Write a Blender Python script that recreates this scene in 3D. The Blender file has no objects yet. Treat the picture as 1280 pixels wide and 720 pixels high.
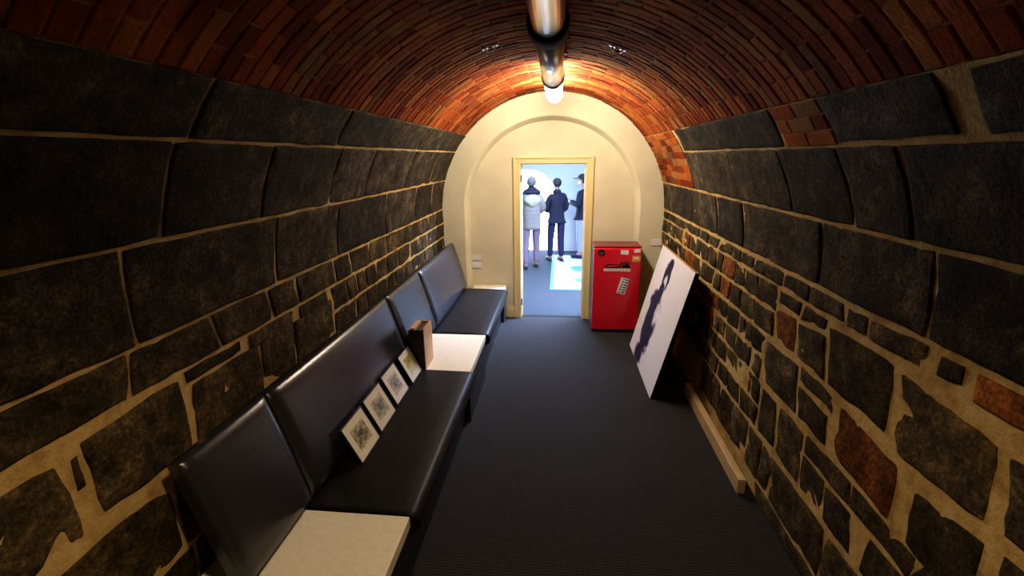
import bpy, bmesh, math, random
from mathutils import Vector, Matrix, noise, Euler

random.seed(7)
scene = bpy.context.scene
C = scene.collection
PI = math.pi

# ------------------------------------------------------------------ camera
YAW, PITCH, ROLL = 0.10301, 0.27707, -0.01152
CAM = Vector((0.10405, 0.0, 2.12996))
fwd = Vector((-math.sin(YAW) * math.cos(PITCH), math.cos(YAW) * math.cos(PITCH), -math.sin(PITCH)))
rgt = Vector((math.cos(YAW), math.sin(YAW), 0))
upv = rgt.cross(fwd)
r2 = rgt * math.cos(ROLL) + upv * math.sin(ROLL)
u2 = -rgt * math.sin(ROLL) + upv * math.cos(ROLL)
cd = bpy.data.cameras.new('camera')
cam = bpy.data.objects.new('camera', cd)
C.objects.link(cam)
cd.sensor_width = 36.0
cd.lens = 575.0 / 1280.0 * 36.0
cd.clip_start = 0.05
M = Matrix((r2, u2, -fwd)).transposed().to_4x4()
M.translation = CAM
cam.matrix_world = M
scene.camera = cam

# ------------------------------------------------------------------ world and exposure
world = bpy.data.worlds.new('sky')
scene.world = world
world.use_nodes = True
bg = world.node_tree.nodes['Background']
bg.inputs['Color'].default_value = (0.62, 0.78, 1.0, 1)
bg.inputs['Strength'].default_value = 1.0
scene.view_settings.view_transform = 'Standard'
scene.view_settings.look = 'None'
scene.view_settings.gamma = 1.0
scene.view_settings.use_curve_mapping = False
scene.view_settings.exposure = 0.0

LAMP_E = 80.0        # glowing end of the tube lamp
DAY_E = 34.0         # daylight in the arched glazing of the next room
SIDE_FILL_E = 5.0         # fill from an added, unseen side window of the next room
ROOF_FILL_E = 24.0         # fill from an added, unseen rooflight of the next room
FILL_PANEL_E = 560.0       # cool fill panel added just inside the next room, out of view
DOWN_FILL_W = 72.0        # small downlight added under the tube as fill for the near end, unseen

# ------------------------------------------------------------------ materials
def mat(name, color=(0.5, 0.5, 0.5), rough=0.6, metal=0.0, spec=0.5):
    m = bpy.data.materials.new(name)
    m.use_nodes = True
    b = m.node_tree.nodes['Principled BSDF']
    b.inputs['Base Color'].default_value = (*color, 1)
    b.inputs['Roughness'].default_value = rough
    b.inputs['Metallic'].default_value = metal
    b.inputs['Specular IOR Level'].default_value = spec
    return m

class N:
    """small node-tree helper"""
    def __init__(self, m):
        self.nt = m.node_tree
        self.b = self.nt.nodes['Principled BSDF']
    def n(self, t, **kw):
        x = self.nt.nodes.new(t)
        for k, v in kw.items():
            setattr(x, k, v)
        return x
    def l(self, a, b):
        self.nt.links.new(a, b)
    def coord(self, kind='Object'):
        return self.n('ShaderNodeTexCoord').outputs[kind]
    def pos(self):
        return self.n('ShaderNodeNewGeometry').outputs['Position']
    def noise(self, vec, scale, detail=4, rough=0.6):
        x = self.n('ShaderNodeTexNoise')
        x.inputs['Scale'].default_value = scale
        x.inputs['Detail'].default_value = detail
        x.inputs['Roughness'].default_value = rough
        if vec is not None:
            self.l(vec, x.inputs['Vector'])
        return x.outputs['Fac']
    def ramp(self, fac, stops):
        x = self.n('ShaderNodeValToRGB')
        el = x.color_ramp.elements
        while len(el) < len(stops):
            el.new(0.5)
        for e, (p, c) in zip(el, stops):
            e.position = p
            e.color = (*c, 1) if len(c) == 3 else c
        self.l(fac, x.inputs['Fac'])
        return x.outputs['Color']
    def math(self, op, a, b=None, clamp=False):
        x = self.n('ShaderNodeMath', operation=op, use_clamp=clamp)
        for i, v in enumerate((a, b)):
            if v is None:
                continue
            if isinstance(v, (int, float)):
                x.inputs[i].default_value = v
            else:
                self.l(v, x.inputs[i])
        return x.outputs[0]
    def mix(self, fac, a, b, blend='MIX'):
        x = self.n('ShaderNodeMix', data_type='RGBA', blend_type=blend)
        for sock, v in ((x.inputs[0], fac), (x.inputs[6], a), (x.inputs[7], b)):
            if isinstance(v, (int, float)):
                sock.default_value = v
            elif isinstance(v, tuple):
                sock.default_value = (*v, 1)
            else:
                self.l(v, sock)
        return x.outputs[2]
    def bump(self, h, strength=0.4, dist=0.01):
        x = self.n('ShaderNodeBump')
        x.inputs['Strength'].default_value = strength
        x.inputs['Distance'].default_value = dist
        self.l(h, x.inputs['Height'])
        self.l(x.outputs['Normal'], self.b.inputs['Normal'])
    def color(self, c):
        self.l(c, self.b.inputs['Base Color'])

def stone_mat(name, dark, mid, light, seedshift):
    m = mat(name, rough=0.85, spec=0.10)
    k = N(m)
    P = k.pos()
    oi = k.n('ShaderNodeObjectInfo').outputs['Random']
    big = k.noise(P, 5.0, 5, 0.65)
    fine = k.noise(P, 60.0, 5, 0.75)
    c = k.ramp(big, [(0.30, dark), (0.52, mid), (0.75, light)])
    v = k.math('ADD', k.math('MULTIPLY', oi, 0.9), 0.55)
    g = k.n('ShaderNodeCombineColor')
    for i in range(3):
        k.l(v, g.inputs[i])
    c = k.mix(1.0, c, g.outputs[0], 'MULTIPLY')
    mot = k.noise(P, 13.0, 4, 0.6)
    c = k.mix(0.8, c, k.ramp(mot, [(0.36, (0.45, 0.45, 0.48)), (0.52, (1.0, 1.0, 1.0)), (0.66, (1.9, 1.7, 1.3))]), 'MULTIPLY')
    smear = k.math('MULTIPLY', k.ramp(k.noise(P, 6.3, 6, 0.75), [(0.60, (0, 0, 0)), (0.74, (1, 1, 1))]), 0.22)
    c = k.mix(smear, c, (0.40, 0.27, 0.11))
    sp = k.ramp(fine, [(0.33, (0.18, 0.17, 0.16)), (0.5, (0.8, 0.8, 0.8)), (0.68, (2.3, 2.15, 1.9))])
    c = k.mix(0.85, c, sp, 'MULTIPLY')
    k.color(c)
    h = k.math('ADD', k.math('MULTIPLY', fine, 0.6), k.math('MULTIPLY', k.noise(P, 18.0, 4), 0.8))
    k.bump(h, 0.9, 0.014)
    return m

M_STONE = stone_mat('bluestone', (0.012, 0.0085, 0.0045), (0.040, 0.029, 0.0165), (0.105, 0.077, 0.045), 0)
M_RUBBLE = stone_mat('brown_bluestone', (0.018, 0.013, 0.006), (0.052, 0.036, 0.0155), (0.125, 0.086, 0.038), 1)
M_RUST = stone_mat('rust_stone', (0.11, 0.030, 0.006), (0.19, 0.058, 0.010), (0.26, 0.10, 0.022), 2)

def mortar_mat():
    m = mat('lime_mortar', rough=0.95, spec=0.15)
    k = N(m)
    P = k.pos()
    c = k.ramp(k.noise(P, 9, 6, 0.7), [(0.3, (0.28, 0.155, 0.045)), (0.5, (0.50, 0.32, 0.105)), (0.7, (0.62, 0.45, 0.19))])
    k.color(c)
    k.bump(k.noise(P, 45, 5, 0.7), 0.7, 0.012)
    return m
M_MORTAR = mortar_mat()

def brick_mat():
    m = mat('red_brick', rough=0.9, spec=0.04)
    k = N(m)
    P = k.pos()
    a = k.n('ShaderNodeObjectInfo').outputs['Random']
    b = k.n('ShaderNodeNewGeometry').outputs['Random Per Island']
    f = k.math('FRACT', k.math('ADD', a, b))
    c = k.ramp(f, [(0.0, (0.14, 0.020, 0.005)), (0.3, (0.27, 0.043, 0.009)), (0.6, (0.37, 0.078, 0.014)),
                   (0.85, (0.42, 0.14, 0.026)), (0.95, (0.34, 0.16, 0.05)), (1.0, (0.10, 0.025, 0.010))])
    s = k.ramp(k.noise(P, 40, 5, 0.7), [(0.3, (0.55, 0.5, 0.45)), (0.6, (1.1, 1.1, 1.1))])
    c = k.mix(0.8, c, s, 'MULTIPLY')
    st = k.ramp(k.noise(P, 2.2, 5, 0.65), [(0.42, (1, 1, 1)), (0.62, (0.45, 0.42, 0.40))])
    c = k.mix(0.75, c, st, 'MULTIPLY')
    k.color(c)
    k.bump(k.noise(P, 70, 4), 0.5, 0.006)
    return m
M_BRICK = brick_mat()

def joint_mat():
    m = mat('brick_joint', rough=0.95, spec=0.02)
    k = N(m)
    k.color(k.ramp(k.noise(k.pos(), 12, 5), [(0.35, (0.20, 0.060, 0.018)), (0.65, (0.38, 0.17, 0.06))]))
    return m
M_JOINT = joint_mat()

def plaster_mat(name, col, amt=0.06):
    m = mat(name, col, 0.75, spec=0.3)
    k = N(m)
    P = k.pos()
    a = tuple(x * (1 - amt) for x in col)
    b = tuple(min(1, x * (1 + amt)) for x in col)
    k.color(k.ramp(k.noise(P, 2.5, 4), [(0.35, a), (0.65, b)]))
    k.bump(k.noise(P, 90, 3), 0.12, 0.003)
    return m
M_CREAM = plaster_mat('cream_plaster', (0.66, 0.61, 0.41))
M_TRIM = mat('cream_gloss_paint', (0.74, 0.60, 0.28), 0.4)
M_WHITE = plaster_mat('white_plaster', (0.33, 0.345, 0.36), 0.03)

def carpet_mat(name, base, hi):
    m = mat(name, base, 0.95, spec=0.02)
    k = N(m)
    P = k.pos()
    w = k.n('ShaderNodeTexWave', wave_type='BANDS', bands_direction='X')
    w.inputs['Scale'].default_value = 26.0
    w.inputs['Distortion'].default_value = 0.6
    w.inputs['Detail'].default_value = 1.0
    k.l(P, w.inputs['Vector'])
    w2 = k.n('ShaderNodeTexWave', wave_type='BANDS', bands_direction='Y')
    w2.inputs['Scale'].default_value = 18.0
    w2.inputs['Distortion'].default_value = 0.6
    k.l(P, w2.inputs['Vector'])
    h = k.math('MULTIPLY', w.outputs['Fac'], w2.outputs['Fac'])
    f = k.math('ADD', k.math('MULTIPLY', h, 0.75), k.math('MULTIPLY', k.noise(P, 120, 3), 0.35))
    k.color(k.ramp(f, [(0.15, base), (0.85, hi)]))
    k.bump(f, 0.6, 0.006)
    return m
M_CARPET = carpet_mat('charcoal_ribbed_carpet', (0.015, 0.0145, 0.015), (0.056, 0.053, 0.053))
M_CARPET2 = carpet_mat('grey_carpet', (0.022, 0.025, 0.029), (0.050, 0.056, 0.064))

def leather_mat(name='black_vinyl', rough=0.26, spec=0.7, col=(0.013, 0.0137, 0.020)):
    m = mat(name, col, rough, spec=spec)
    k = N(m)
    k.bump(k.noise(k.pos(), 160, 3), 0.15, 0.002)
    return m
M_VINYL = leather_mat()
M_SEAT = leather_mat('black_seat_vinyl', 0.42, 0.16, (0.006, 0.0058, 0.006))
M_BASE = mat('black_laminate', (0.018, 0.017, 0.018), 0.4)
def table_mat():
    m = mat('cream_laminate', (0.72, 0.67, 0.53), 0.45)
    k = N(m)
    k.color(k.ramp(k.noise(k.pos(), 30, 4, 0.7), [(0.3, (0.79, 0.74, 0.56)), (0.6, (0.87, 0.82, 0.65))]))
    return m
M_TABLE = table_mat()
M_ALU = mat('brushed_aluminium', (0.78, 0.74, 0.70), 0.24, 1.0)
M_BLACK = mat('black_plastic', (0.006, 0.006, 0.006), 0.8, spec=0.15)
M_STEEL = mat('galvanised_steel', (0.5, 0.5, 0.5), 0.35, 1.0)
def emis(name, col, s):
    m = mat(name, (0.8, 0.8, 0.8))
    b = m.node_tree.nodes['Principled BSDF']
    b.inputs['Emission Color'].default_value = (*col, 1)
    b.inputs['Emission Strength'].default_value = s
    return m
M_LAMP = emis('lit_diffuser', (1.0, 0.91, 0.73), LAMP_E)
M_FILL_LENS = emis('fill_downlight_lens', (1.0, 0.74, 0.42), 4.0)
M_DAY = emis('bright_glazing', (0.50, 0.66, 1.0), DAY_E)
M_ROOF_FILL = emis('added_roof_pane', (0.46, 0.62, 1.0), ROOF_FILL_E)
M_FILL_PANEL = emis('fill_panel_diffuser', (0.42, 0.58, 1.0), FILL_PANEL_E)
M_SIDE_FILL = emis('added_side_pane', (0.45, 0.68, 1.0), SIDE_FILL_E)
M_RED = mat('red_enamel', (0.66, 0.006, 0.016), 0.28)
M_REDTOP = mat('dark_red_enamel', (0.17, 0.02, 0.015), 0.4)
M_CHAR = mat('charcoal_enamel', (0.02, 0.018, 0.018), 0.45)
M_PAPER = mat('white_paper', (0.78, 0.77, 0.74), 0.8)
M_ORANGE = mat('orange_sticker', (0.75, 0.33, 0.04), 0.6)
M_INK = mat('black_ink', (0.006, 0.006, 0.008), 0.7, spec=0.2)
M_MATBOARD = mat('ivory_mount_board', (0.74, 0.70, 0.58), 0.8)
M_FRAME = mat('thin_black_frame', (0.015, 0.013, 0.012), 0.4)
def wood_mat(name, a, b):
    m = mat(name, a, 0.5)
    k = N(m)
    mp = k.n('ShaderNodeMapping')
    mp.inputs['Scale'].default_value = (14, 2, 2)
    k.l(k.coord(), mp.inputs['Vector'])
    k.color(k.ramp(k.noise(mp.outputs[0], 4, 5, 0.6), [(0.3, a), (0.7, b)]))
    return m
M_PLANK = wood_mat('raw_pine', (0.42, 0.26, 0.11), (0.56, 0.38, 0.18))
M_TANBOX = wood_mat('tan_board', (0.46, 0.24, 0.09), (0.66, 0.42, 0.20))
M_DARKBOX = mat('dark_brown_board', (0.018, 0.008, 0.005), 0.6)
M_STRETCH = wood_mat('stretcher_wood', (0.36, 0.17, 0.04), (0.48, 0.26, 0.08))

# ------------------------------------------------------------------ object helpers
def link(name, me, m=None, parent=None):
    o = bpy.data.objects.new(name, me)
    C.objects.link(o)
    if m is not None and me is not None:
        me.materials.clear()
        for x in (m if isinstance(m, (list, tuple)) else [m]):
            me.materials.append(x)
    if parent is not None:
        o.parent = parent
    return o
def obj(name, bm, m, parent=None, smooth=False):
    me = bpy.data.meshes.new(name)
    bm.normal_update()
    bm.to_mesh(me)
    bm.free()
    if smooth:
        for f in me.polygons:
            f.use_smooth = True
    return link(name, me, m, parent)
def tag(o, label, cat, group=None):
    o['label'] = label
    o['category'] = cat
    if group:
        o['group'] = group
    return o
def struct(o, label=None, cat=None):
    o['kind'] = 'structure'
    if label:
        o['label'] = label
    if cat:
        o['category'] = cat
    return o
def empty(name, loc, rz=0, label=None, cat=None, group=None):
    o = bpy.data.objects.new(name, None)
    C.objects.link(o)
    o.empty_display_size = 0.05
    o.location = loc
    o.rotation_euler = (0, 0, rz)
    if label:
        tag(o, label, cat, group)
    return o
def box(bm, x0, x1, y0, y1, z0, z1, bev=0.0, seg=2, mi=0):
    vs = [bm.verts.new((x, y, z)) for x in (x0, x1) for y in (y0, y1) for z in (z0, z1)]
    idx = [(0, 1, 3, 2), (4, 6, 7, 5), (0, 4, 5, 1), (2, 3, 7, 6), (0, 2, 6, 4), (1, 5, 7, 3)]
    fs = [bm.faces.new([vs[i] for i in q]) for q in idx]
    for f in fs:
        f.material_index = mi
    if bev > 0:
        es = list({e for f in fs for e in f.edges})
        bmesh.ops.bevel(bm, geom=es, offset=bev, segments=seg, profile=0.5, affect='EDGES', material=-1)
    return fs
def bx(*a, **k):
    bm = bmesh.new()
    box(bm, *a, **k)
    return bm
def cyl(bm, p0, p1, r0, r1=None, n=24, cap=True):
    r1 = r0 if r1 is None else r1
    p0, p1 = Vector(p0), Vector(p1)
    d = (p1 - p0).normalized()
    a = d.orthogonal().normalized()
    b = d.cross(a)
    A = [bm.verts.new(p0 + (a * math.cos(t) + b * math.sin(t)) * r0) for t in [2 * PI * i / n for i in range(n)]]
    B = [bm.verts.new(p1 + (a * math.cos(t) + b * math.sin(t)) * r1) for t in [2 * PI * i / n for i in range(n)]]
    for i in range(n):
        bm.faces.new((A[i], A[(i + 1) % n], B[(i + 1) % n], B[i])).smooth = True
    if cap:
        bm.faces.new(A[::-1])
        bm.faces.new(B)
    bmesh.ops.recalc_face_normals(bm, faces=bm.faces[:])
def lathe_y(bm, prof, cx, cz, n=32):
    """profile of (y, r) swept about the axis parallel to y through (cx, cz)"""
    rings = []
    for y, r in prof:
        rings.append([bm.verts.new((cx + max(r, 1e-4) * math.cos(2 * PI * i / n), y, cz + max(r, 1e-4) * math.sin(2 * PI * i / n))) for i in range(n)])
    for a, b in zip(rings, rings[1:]):
        for i in range(n):
            bm.faces.new((a[i], a[(i + 1) % n], b[(i + 1) % n], b[i])).smooth = True
    bm.faces.new(rings[0])
    bm.faces.new(rings[-1][::-1])
    bmesh.ops.recalc_face_normals(bm, faces=bm.faces[:])
def ellipsoid(bm, c, r, rot=None, u=16, v=10):
    mm = Matrix.Translation(c) @ (rot.to_matrix().to_4x4() if rot else Matrix()) @ Matrix.Diagonal((*r, 1))
    res = bmesh.ops.create_uvsphere(bm, u_segments=u, v_segments=v, radius=1.0, matrix=mm)
    for vv in res['verts']:
        for f in vv.link_faces:
            f.smooth = True
def prism(bm, pts, y0, y1, mi=0):
    """polygon of (x, z) extruded along y"""
    A = [bm.verts.new((x, y0, z)) for x, z in pts]
    B = [bm.verts.new((x, y1, z)) for x, z in pts]
    n = len(pts)
    for i in range(n):
        bm.faces.new((A[i], A[(i + 1) % n], B[(i + 1) % n], B[i])).material_index = mi
    bm.faces.new(A).material_index = mi
    bm.faces.new(B[::-1]).material_index = mi
    bmesh.ops.recalc_face_normals(bm, faces=bm.faces[:])

# ------------------------------------------------------------------ tunnel section
R, S = 1.40, 1.48            # radius of the vault, springing height
Y0, Y1 = -2.6, 5.90          # tunnel from behind the camera to the arch surround
UT = S + PI * R              # profile length left springing..right springing: u runs from the left floor up and over
LTOP, RTOP = 2.48, 2.41      # top of the stonework on either side (own-side u)

def surf(side, y, u, d=0.0):
    """point on the section: side -1 left / +1 right, u = height along the profile from the floor, d = out of the wall into the room"""
    if u <= S:
        return Vector((side * (R - d), y, u))
    a = (u - S) / R
    return Vector((side * (R - d) * math.cos(a), y, S + (R - d) * math.sin(a)))

def shell(name, side, u0, u1, d, material, amp, ny=90, nu=28, y0=Y0, y1=Y1):
    """lumpy mortar skin with a thickness behind it"""
    bm = bmesh.new()
    g = []
    for j in range(nu + 1):
        u = u0 + (u1 - u0) * j / nu
        row = []
        for i in range(ny + 1):
            y = y0 + (y1 - y0) * i / ny
            dd = d + amp * noise.noise(Vector((y * 7, u * 7, side * 3.1)))
            row.append(bm.verts.new(surf(side, y, u, dd)))
        g.append(row)
    for j in range(nu):
        for i in range(ny):
            f = bm.faces.new((g[j][i], g[j][i + 1], g[j + 1][i + 1], g[j + 1][i]))
            f.smooth = True
    # outer skin
    h = [[bm.verts.new(surf(side, y, u0 + (u1 - u0) * j / nu, -0.16)) for y in (y0, y1)] for j in range(nu + 1)]
    for j in range(nu):
        bm.faces.new((h[j][0], h[j + 1][0], h[j + 1][1], h[j][1]))
    bmesh.ops.recalc_face_normals(bm, faces=bm.faces[:])
    return struct(obj(name, bm, material))

wall_left = shell('wall_left', -1, 0.0, LTOP, 0.001, M_MORTAR, 0.0045)
wall_left['label'] = 'dark stone tunnel wall behind the black bench'
wall_right = shell('wall_right', 1, 0.0, RTOP, 0.001, M_MORTAR, 0.0045)
wall_right['label'] = 'dark stone tunnel wall behind the leaning canvas'
ceiling = shell('ceiling', -1, LTOP, UT + S - RTOP, -0.003, M_JOINT, 0.0015)
ceiling['label'] = 'red brick barrel vault overhead'

# ------------------------------------------------------------------ stones
def stone(side, q, relief, material, parent, inset=0.010, wob=0.006, res=0.07, lift=0.009):
    """q: four (y,u) corners, counter-clockwise in (y,u): lower-near, lower-far, upper-far, upper-near"""
    P = [Vector((a, b, 0)) for a, b in q]
    w = max((P[1] - P[0]).length, (P[2] - P[3]).length)
    h = max((P[3] - P[0]).length, (P[2] - P[1]).length)
    nx = max(4, min(22, int(w / res) + 2))
    nu = max(4, min(9, int(h / res) + 2))
    sd = random.uniform(0, 100)
    inset *= 0.6
    ia, ib = min(0.22, inset / max(w, 0.02)), min(0.22, inset / max(h, 0.02))
    tilt = (random.uniform(-1, 1) * relief * 0.5, random.uniform(-1, 1) * relief * 0.5)
    bm = bmesh.new()
    g = []
    cr = 0.03 if relief > 0.0105 else 0.012
    def params(n, length):
        e1, e2 = min(0.08, 0.004 / length), min(0.2, 0.016 / length)
        return [0.0, e1, e2] + [e2 + (1 - 2 * e2) * t / (n - 4) for t in range(1, n - 4)] + [1 - e2, 1 - e1, 1.0]
    pa, pb = params(nx + 3, w), params(nu + 3, h)
    nx, nu = len(pa) - 1, len(pb) - 1
    for j in range(nu + 1):
        row = []
        for i in range(nx + 1):
            a, b = pa[i], pb[j]
            rim = i in (0, nx) or j in (0, nu)
            ca, cb = abs(a - 0.5) * 2, abs(b - 0.5) * 2
            k = 1 - cr * (ca * cb) ** 6
            aa = 0.5 + (a - 0.5) * k * (1 - 2 * ia)
            bb = 0.5 + (b - 0.5) * k * (1 - 2 * ib)
            p = (P[0] * (1 - aa) + P[1] * aa) * (1 - bb) + (P[3] * (1 - aa) + P[2] * aa) * bb
            n1 = noise.noise(Vector((p.x * 9, p.y * 9, sd))) + 0.5 * noise.noise(Vector((p.x * 27, p.y * 27, sd)))
            n2 = noise.noise(Vector((p.x * 9, p.y * 9, sd + 40))) + 0.5 * noise.noise(Vector((p.x * 27, p.y * 27, sd + 40)))
            p = p + Vector((n1, n2, 0)) * wob * 1.3
            d = lift + relief * (0.9 * noise.noise(Vector((p.x * 6, p.y * 6, sd + 9))) + 0.55 * noise.noise(Vector((p.x * 19, p.y * 19, sd)))) \
                + tilt[0] * (a - .5) + tilt[1] * (b - .5)
            if i in (1, nx - 1) or j in (1, nu - 1):
                d = min(d, lift + 0.002) - 0.003
            if rim:
                d = -0.03
            row.append(bm.verts.new(surf(side, p.x, max(p.y, 0.0), d)))
        g.append(row)
    for j in range(nu):
        for i in range(nx):
            f = bm.faces.new((g[j][i], g[j][i + 1], g[j + 1][i + 1], g[j + 1][i]))
            f.smooth = 0 < i < nx - 1 and 0 < j < nu - 1
    if side > 0:
        bmesh.ops.reverse_faces(bm, faces=bm.faces[:])
    o = obj('stone', bm, material, parent)
    return o

def course(side, u0, u1, ys, relief, material, parent, inset=0.010, wob=0.006, rust=(), slant=0.02, skip=()):
    ys = sorted(ys)
    sl = [random.uniform(-slant, slant) for _ in ys]
    for i in range(len(ys) - 1):
        if i in skip:
            continue
        a, b = ys[i], ys[i + 1]
        m = M_RUST if i in rust else material
        stone(side, [(a - sl[i], u0), (b - sl[i + 1], u0), (b + sl[i + 1], u1), (a + sl[i], u1)], relief, m, parent, inset, wob)

def joints(a, b, lo, hi):
    ys = [a]
    while ys[-1] + hi < b:
        ys.append(ys[-1] + random.uniform(lo, hi))
    if b - ys[-1] < lo * 0.6 and len(ys) > 1:
        ys.pop()
    ys.append(b)
    return ys

YE = Y1 + 0.03
WL, WR = wall_left, wall_right
# left wall: squared blocks above, rubble below
course(-1, 2.24, LTOP + 0.005, [-0.6, 0.6, 1.57, 2.66, 4.25, YE], 0.006, M_STONE, WL, 0.005, 0.004, slant=0.015)
course(-1, 1.86, 2.235, [-0.7, 0.5, 1.525, 2.10, 2.79, 3.34, 4.28, 5.15, YE], 0.008, M_STONE, WL, 0.005, 0.004, slant=0.015)
course(-1, 1.49, 1.855, [-0.8, 0.25, 1.38, 2.25, 2.95, 3.85, 4.7, 5.35, YE], 0.008, M_STONE, WL, 0.005, 0.005, slant=0.015)
course(-1, 1.315, 1.488, [-0.5, 0.4, 0.80, 1.335, 1.76, 2.165] + joints(2.42, YE, 0.22, 0.5), 0.012, M_RUBBLE, WL, 0.009, 0.006)
for (y, u, yy, uu) in [(1.55, 1.25, 1.9, 1.312), (1.95, 1.22, 2.35, 1.312), (2.4, 1.20, 2.75, 1.312)]:
    stone(-1, [(y, u), (yy, u), (yy, uu), (y, uu)], 0.010, M_RUBBLE, WL, 0.008, 0.006)
course(-1, 0.945, 1.245, [1.555, 2.02, 2.32, 2.8], 0.016, M_RUBBLE, WL, 0.009, 0.008)
course(-1, 1.14, 1.312, joints(2.8, YE, 0.16, 0.38), 0.014, M_RUBBLE, WL, 0.010, 0.008)
course(-1, 0.95, 1.135, joints(2.8, YE, 0.16, 0.38), 0.014, M_RUBBLE, WL, 0.010, 0.008)
stone(-1, [(0.50, 0.93), (1.085, 0.965), (1.055, 1.26), (0.52, 1.27)], 0.014, M_RUBBLE, WL, 0.010, 0.007)
stone(-1, [(1.125, 0.99), (1.545, 0.965), (1.53, 1.30), (1.115, 1.285)], 0.014, M_RUBBLE, WL, 0.010, 0.007)
stone(-1, [(1.072, 1.12), (1.115, 1.12), (1.108, 1.245), (1.082, 1.24)], 0.008, M_RUBBLE, WL, 0.006, 0.004)
course(-1, 0.94, 1.30, [-0.6, 0.05, 0.49], 0.014, M_RUBBLE, WL)
course(-1, 0.60, 0.925, [-0.5, 0.2, 0.80, 1.385, 1.8, 2.3], 0.014, M_RUBBLE, WL, 0.010, 0.008)
course(-1, 0.285, 0.595, [-0.5, 0.1, 0.62, 1.02, 1.42, 1.85], 0.014, M_RUBBLE, WL, 0.010, 0.008)
course(-1, 0.0, 0.27, [-0.5, 0.3, 0.9, 1.30, 1.85], 0.014, M_RUBBLE, WL, 0.010, 0.008)

# right wall
course(1, 2.195, RTOP + 0.005, [2.50, 4.42], 0.007, M_STONE, WR, 0.005, 0.006)
stone(1, [(1.455, 2.205), (2.045, 2.205), (2.05, 2.415), (1.46, 2.415)], 0.008, M_STONE, WR, 0.005, 0.006)
stone(1, [(0.5, 2.20), (1.385, 2.20), (1.37, 2.40), (0.5, 2.415)], 0.008, M_STONE, WR, 0.010, 0.006)
stone(1, [(-0.6, 2.20), (0.49, 2.20), (0.49, 2.415), (-0.6, 2.415)], 0.008, M_STONE, WR, 0.010, 0.006)
course(1, 1.83, 2.19, [-0.6, 0.55, 1.73, 2.08, 2.615, 4.5], 0.008, M_STONE, WR, 0.005, 0.005, slant=0.01)
course(1, 1.495, 1.82, [-0.6, 0.5, 1.64, 2.34, 3.34, 3.89, 4.64, 5.2, YE], 0.010, M_STONE, WR, 0.005, 0.005, slant=0.008)
course(1, 1.375, 1.482, [-0.3, 0.4, 0.95, 1.435], 0.010, M_RUBBLE, WR, 0.010, 0.006, rust=(2,))
stone(1, [(1.46, 1.40), (1.575, 1.39), (1.57, 1.475), (1.465, 1.48)], 0.008, M_STONE, WR, 0.010, 0.004)
stone(1, [(1.615, 1.375), (1.925, 1.385), (1.935, 1.475), (1.62, 1.485)], 0.010, M_RUBBLE, WR, 0.008, 0.006)
stone(1, [(1.935, 1.385), (2.09, 1.375), (2.105, 1.475), (1.945, 1.475)], 0.010, M_STONE, WR, 0.008, 0.006)
course(1, 1.385, 1.482, [2.11, 2.41, 2.70] + joints(2.95, YE, 0.15, 0.34), 0.012, M_RUBBLE, WR, 0.010, 0.008)
# big stones of the near rubble
stone(1, [(1.27, 1.045), (1.665, 1.02), (1.725, 1.345), (1.30, 1.30)], 0.018, M_RUBBLE, WR, 0.008, 0.009)
stone(1, [(1.715, 1.065), (2.135, 1.06), (2.205, 1.345), (1.745, 1.36)], 0.013, M_RUBBLE, WR, 0.008, 0.007)
stone(1, [(0.75, 1.05), (1.225, 1.06), (1.27, 1.30), (0.75, 1.36)], 0.016, M_RUBBLE, WR, 0.010, 0.008)
stone(1, [(0.0, 1.05), (0.74, 1.05), (0.74, 1.35), (0.0, 1.35)], 0.016, M_RUBBLE, WR, 0.010, 0.008)
stone(1, [(2.15, 1.065), (2.45, 1.07), (2.48, 1.26), (2.21, 1.29)], 0.013, M_RUBBLE, WR, 0.009, 0.008)
stone(1, [(2.22, 1.30), (2.46, 1.275), (2.43, 1.375), (2.22, 1.365)], 0.012, M_RUBBLE, WR, 0.009, 0.007)
stone(1, [(2.46, 1.075), (2.69, 1.06), (2.72, 1.265), (2.49, 1.27)], 0.013, M_RUST, WR, 0.009, 0.008)
stone(1, [(2.47, 1.285), (2.72, 1.285), (2.72, 1.375), (2.46, 1.375)], 0.012, M_RUBBLE, WR, 0.009, 0.007)
stone(1, [(1.60, 0.755), (2.005, 0.775), (2.03, 1.03), (1.625, 0.995)], 0.014, M_RUST, WR, 0.006, 0.006)
stone(1, [(1.24, 0.735), (1.525, 0.735), (1.535, 0.965), (1.25, 1.005)], 0.014, M_RUBBLE, WR, 0.008, 0.007)
stone(1, [(0.6, 0.72), (1.20, 0.73), (1.215, 1.02), (0.6, 1.03)], 0.014, M_RUBBLE, WR, 0.010, 0.008)
stone(1, [(2.055, 0.765), (2.33, 0.765), (2.375, 0.95), (2.075, 0.93)], 0.014, M_RUBBLE, WR, 0.009, 0.008)
stone(1, [(2.05, 0.945), (2.37, 0.965), (2.38, 1.05), (2.03, 1.045)], 0.010, M_RUBBLE, WR, 0.009, 0.006)
stone(1, [(2.345, 0.765), (2.725, 0.755), (2.80, 1.03), (2.40, 1.045)], 0.013, M_STONE, WR, 0.008, 0.007)
course(1, 0.63, 0.745, [1.0, 1.45, 1.83, 2.22], 0.010, M_RUBBLE, WR, 0.009, 0.007)
course(1, 0.415, 0.615, [0.9, 1.30, 1.69], 0.013, M_RUBBLE, WR, 0.009, 0.008)
stone(1, [(1.755, 0.42), (1.985, 0.42), (2.0, 0.61), (1.80, 0.61)], 0.013, M_STONE, WR, 0.008, 0.008)
stone(1, [(1.995, 0.42), (2.20, 0.425), (2.225, 0.62), (2.01, 0.615)], 0.013, M_RUBBLE, WR, 0.008, 0.008)
stone(1, [(2.215, 0.425), (2.495, 0.44), (2.535, 0.735), (2.245, 0.735)], 0.014, M_RUBBLE, WR, 0.010, 0.009)
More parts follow.
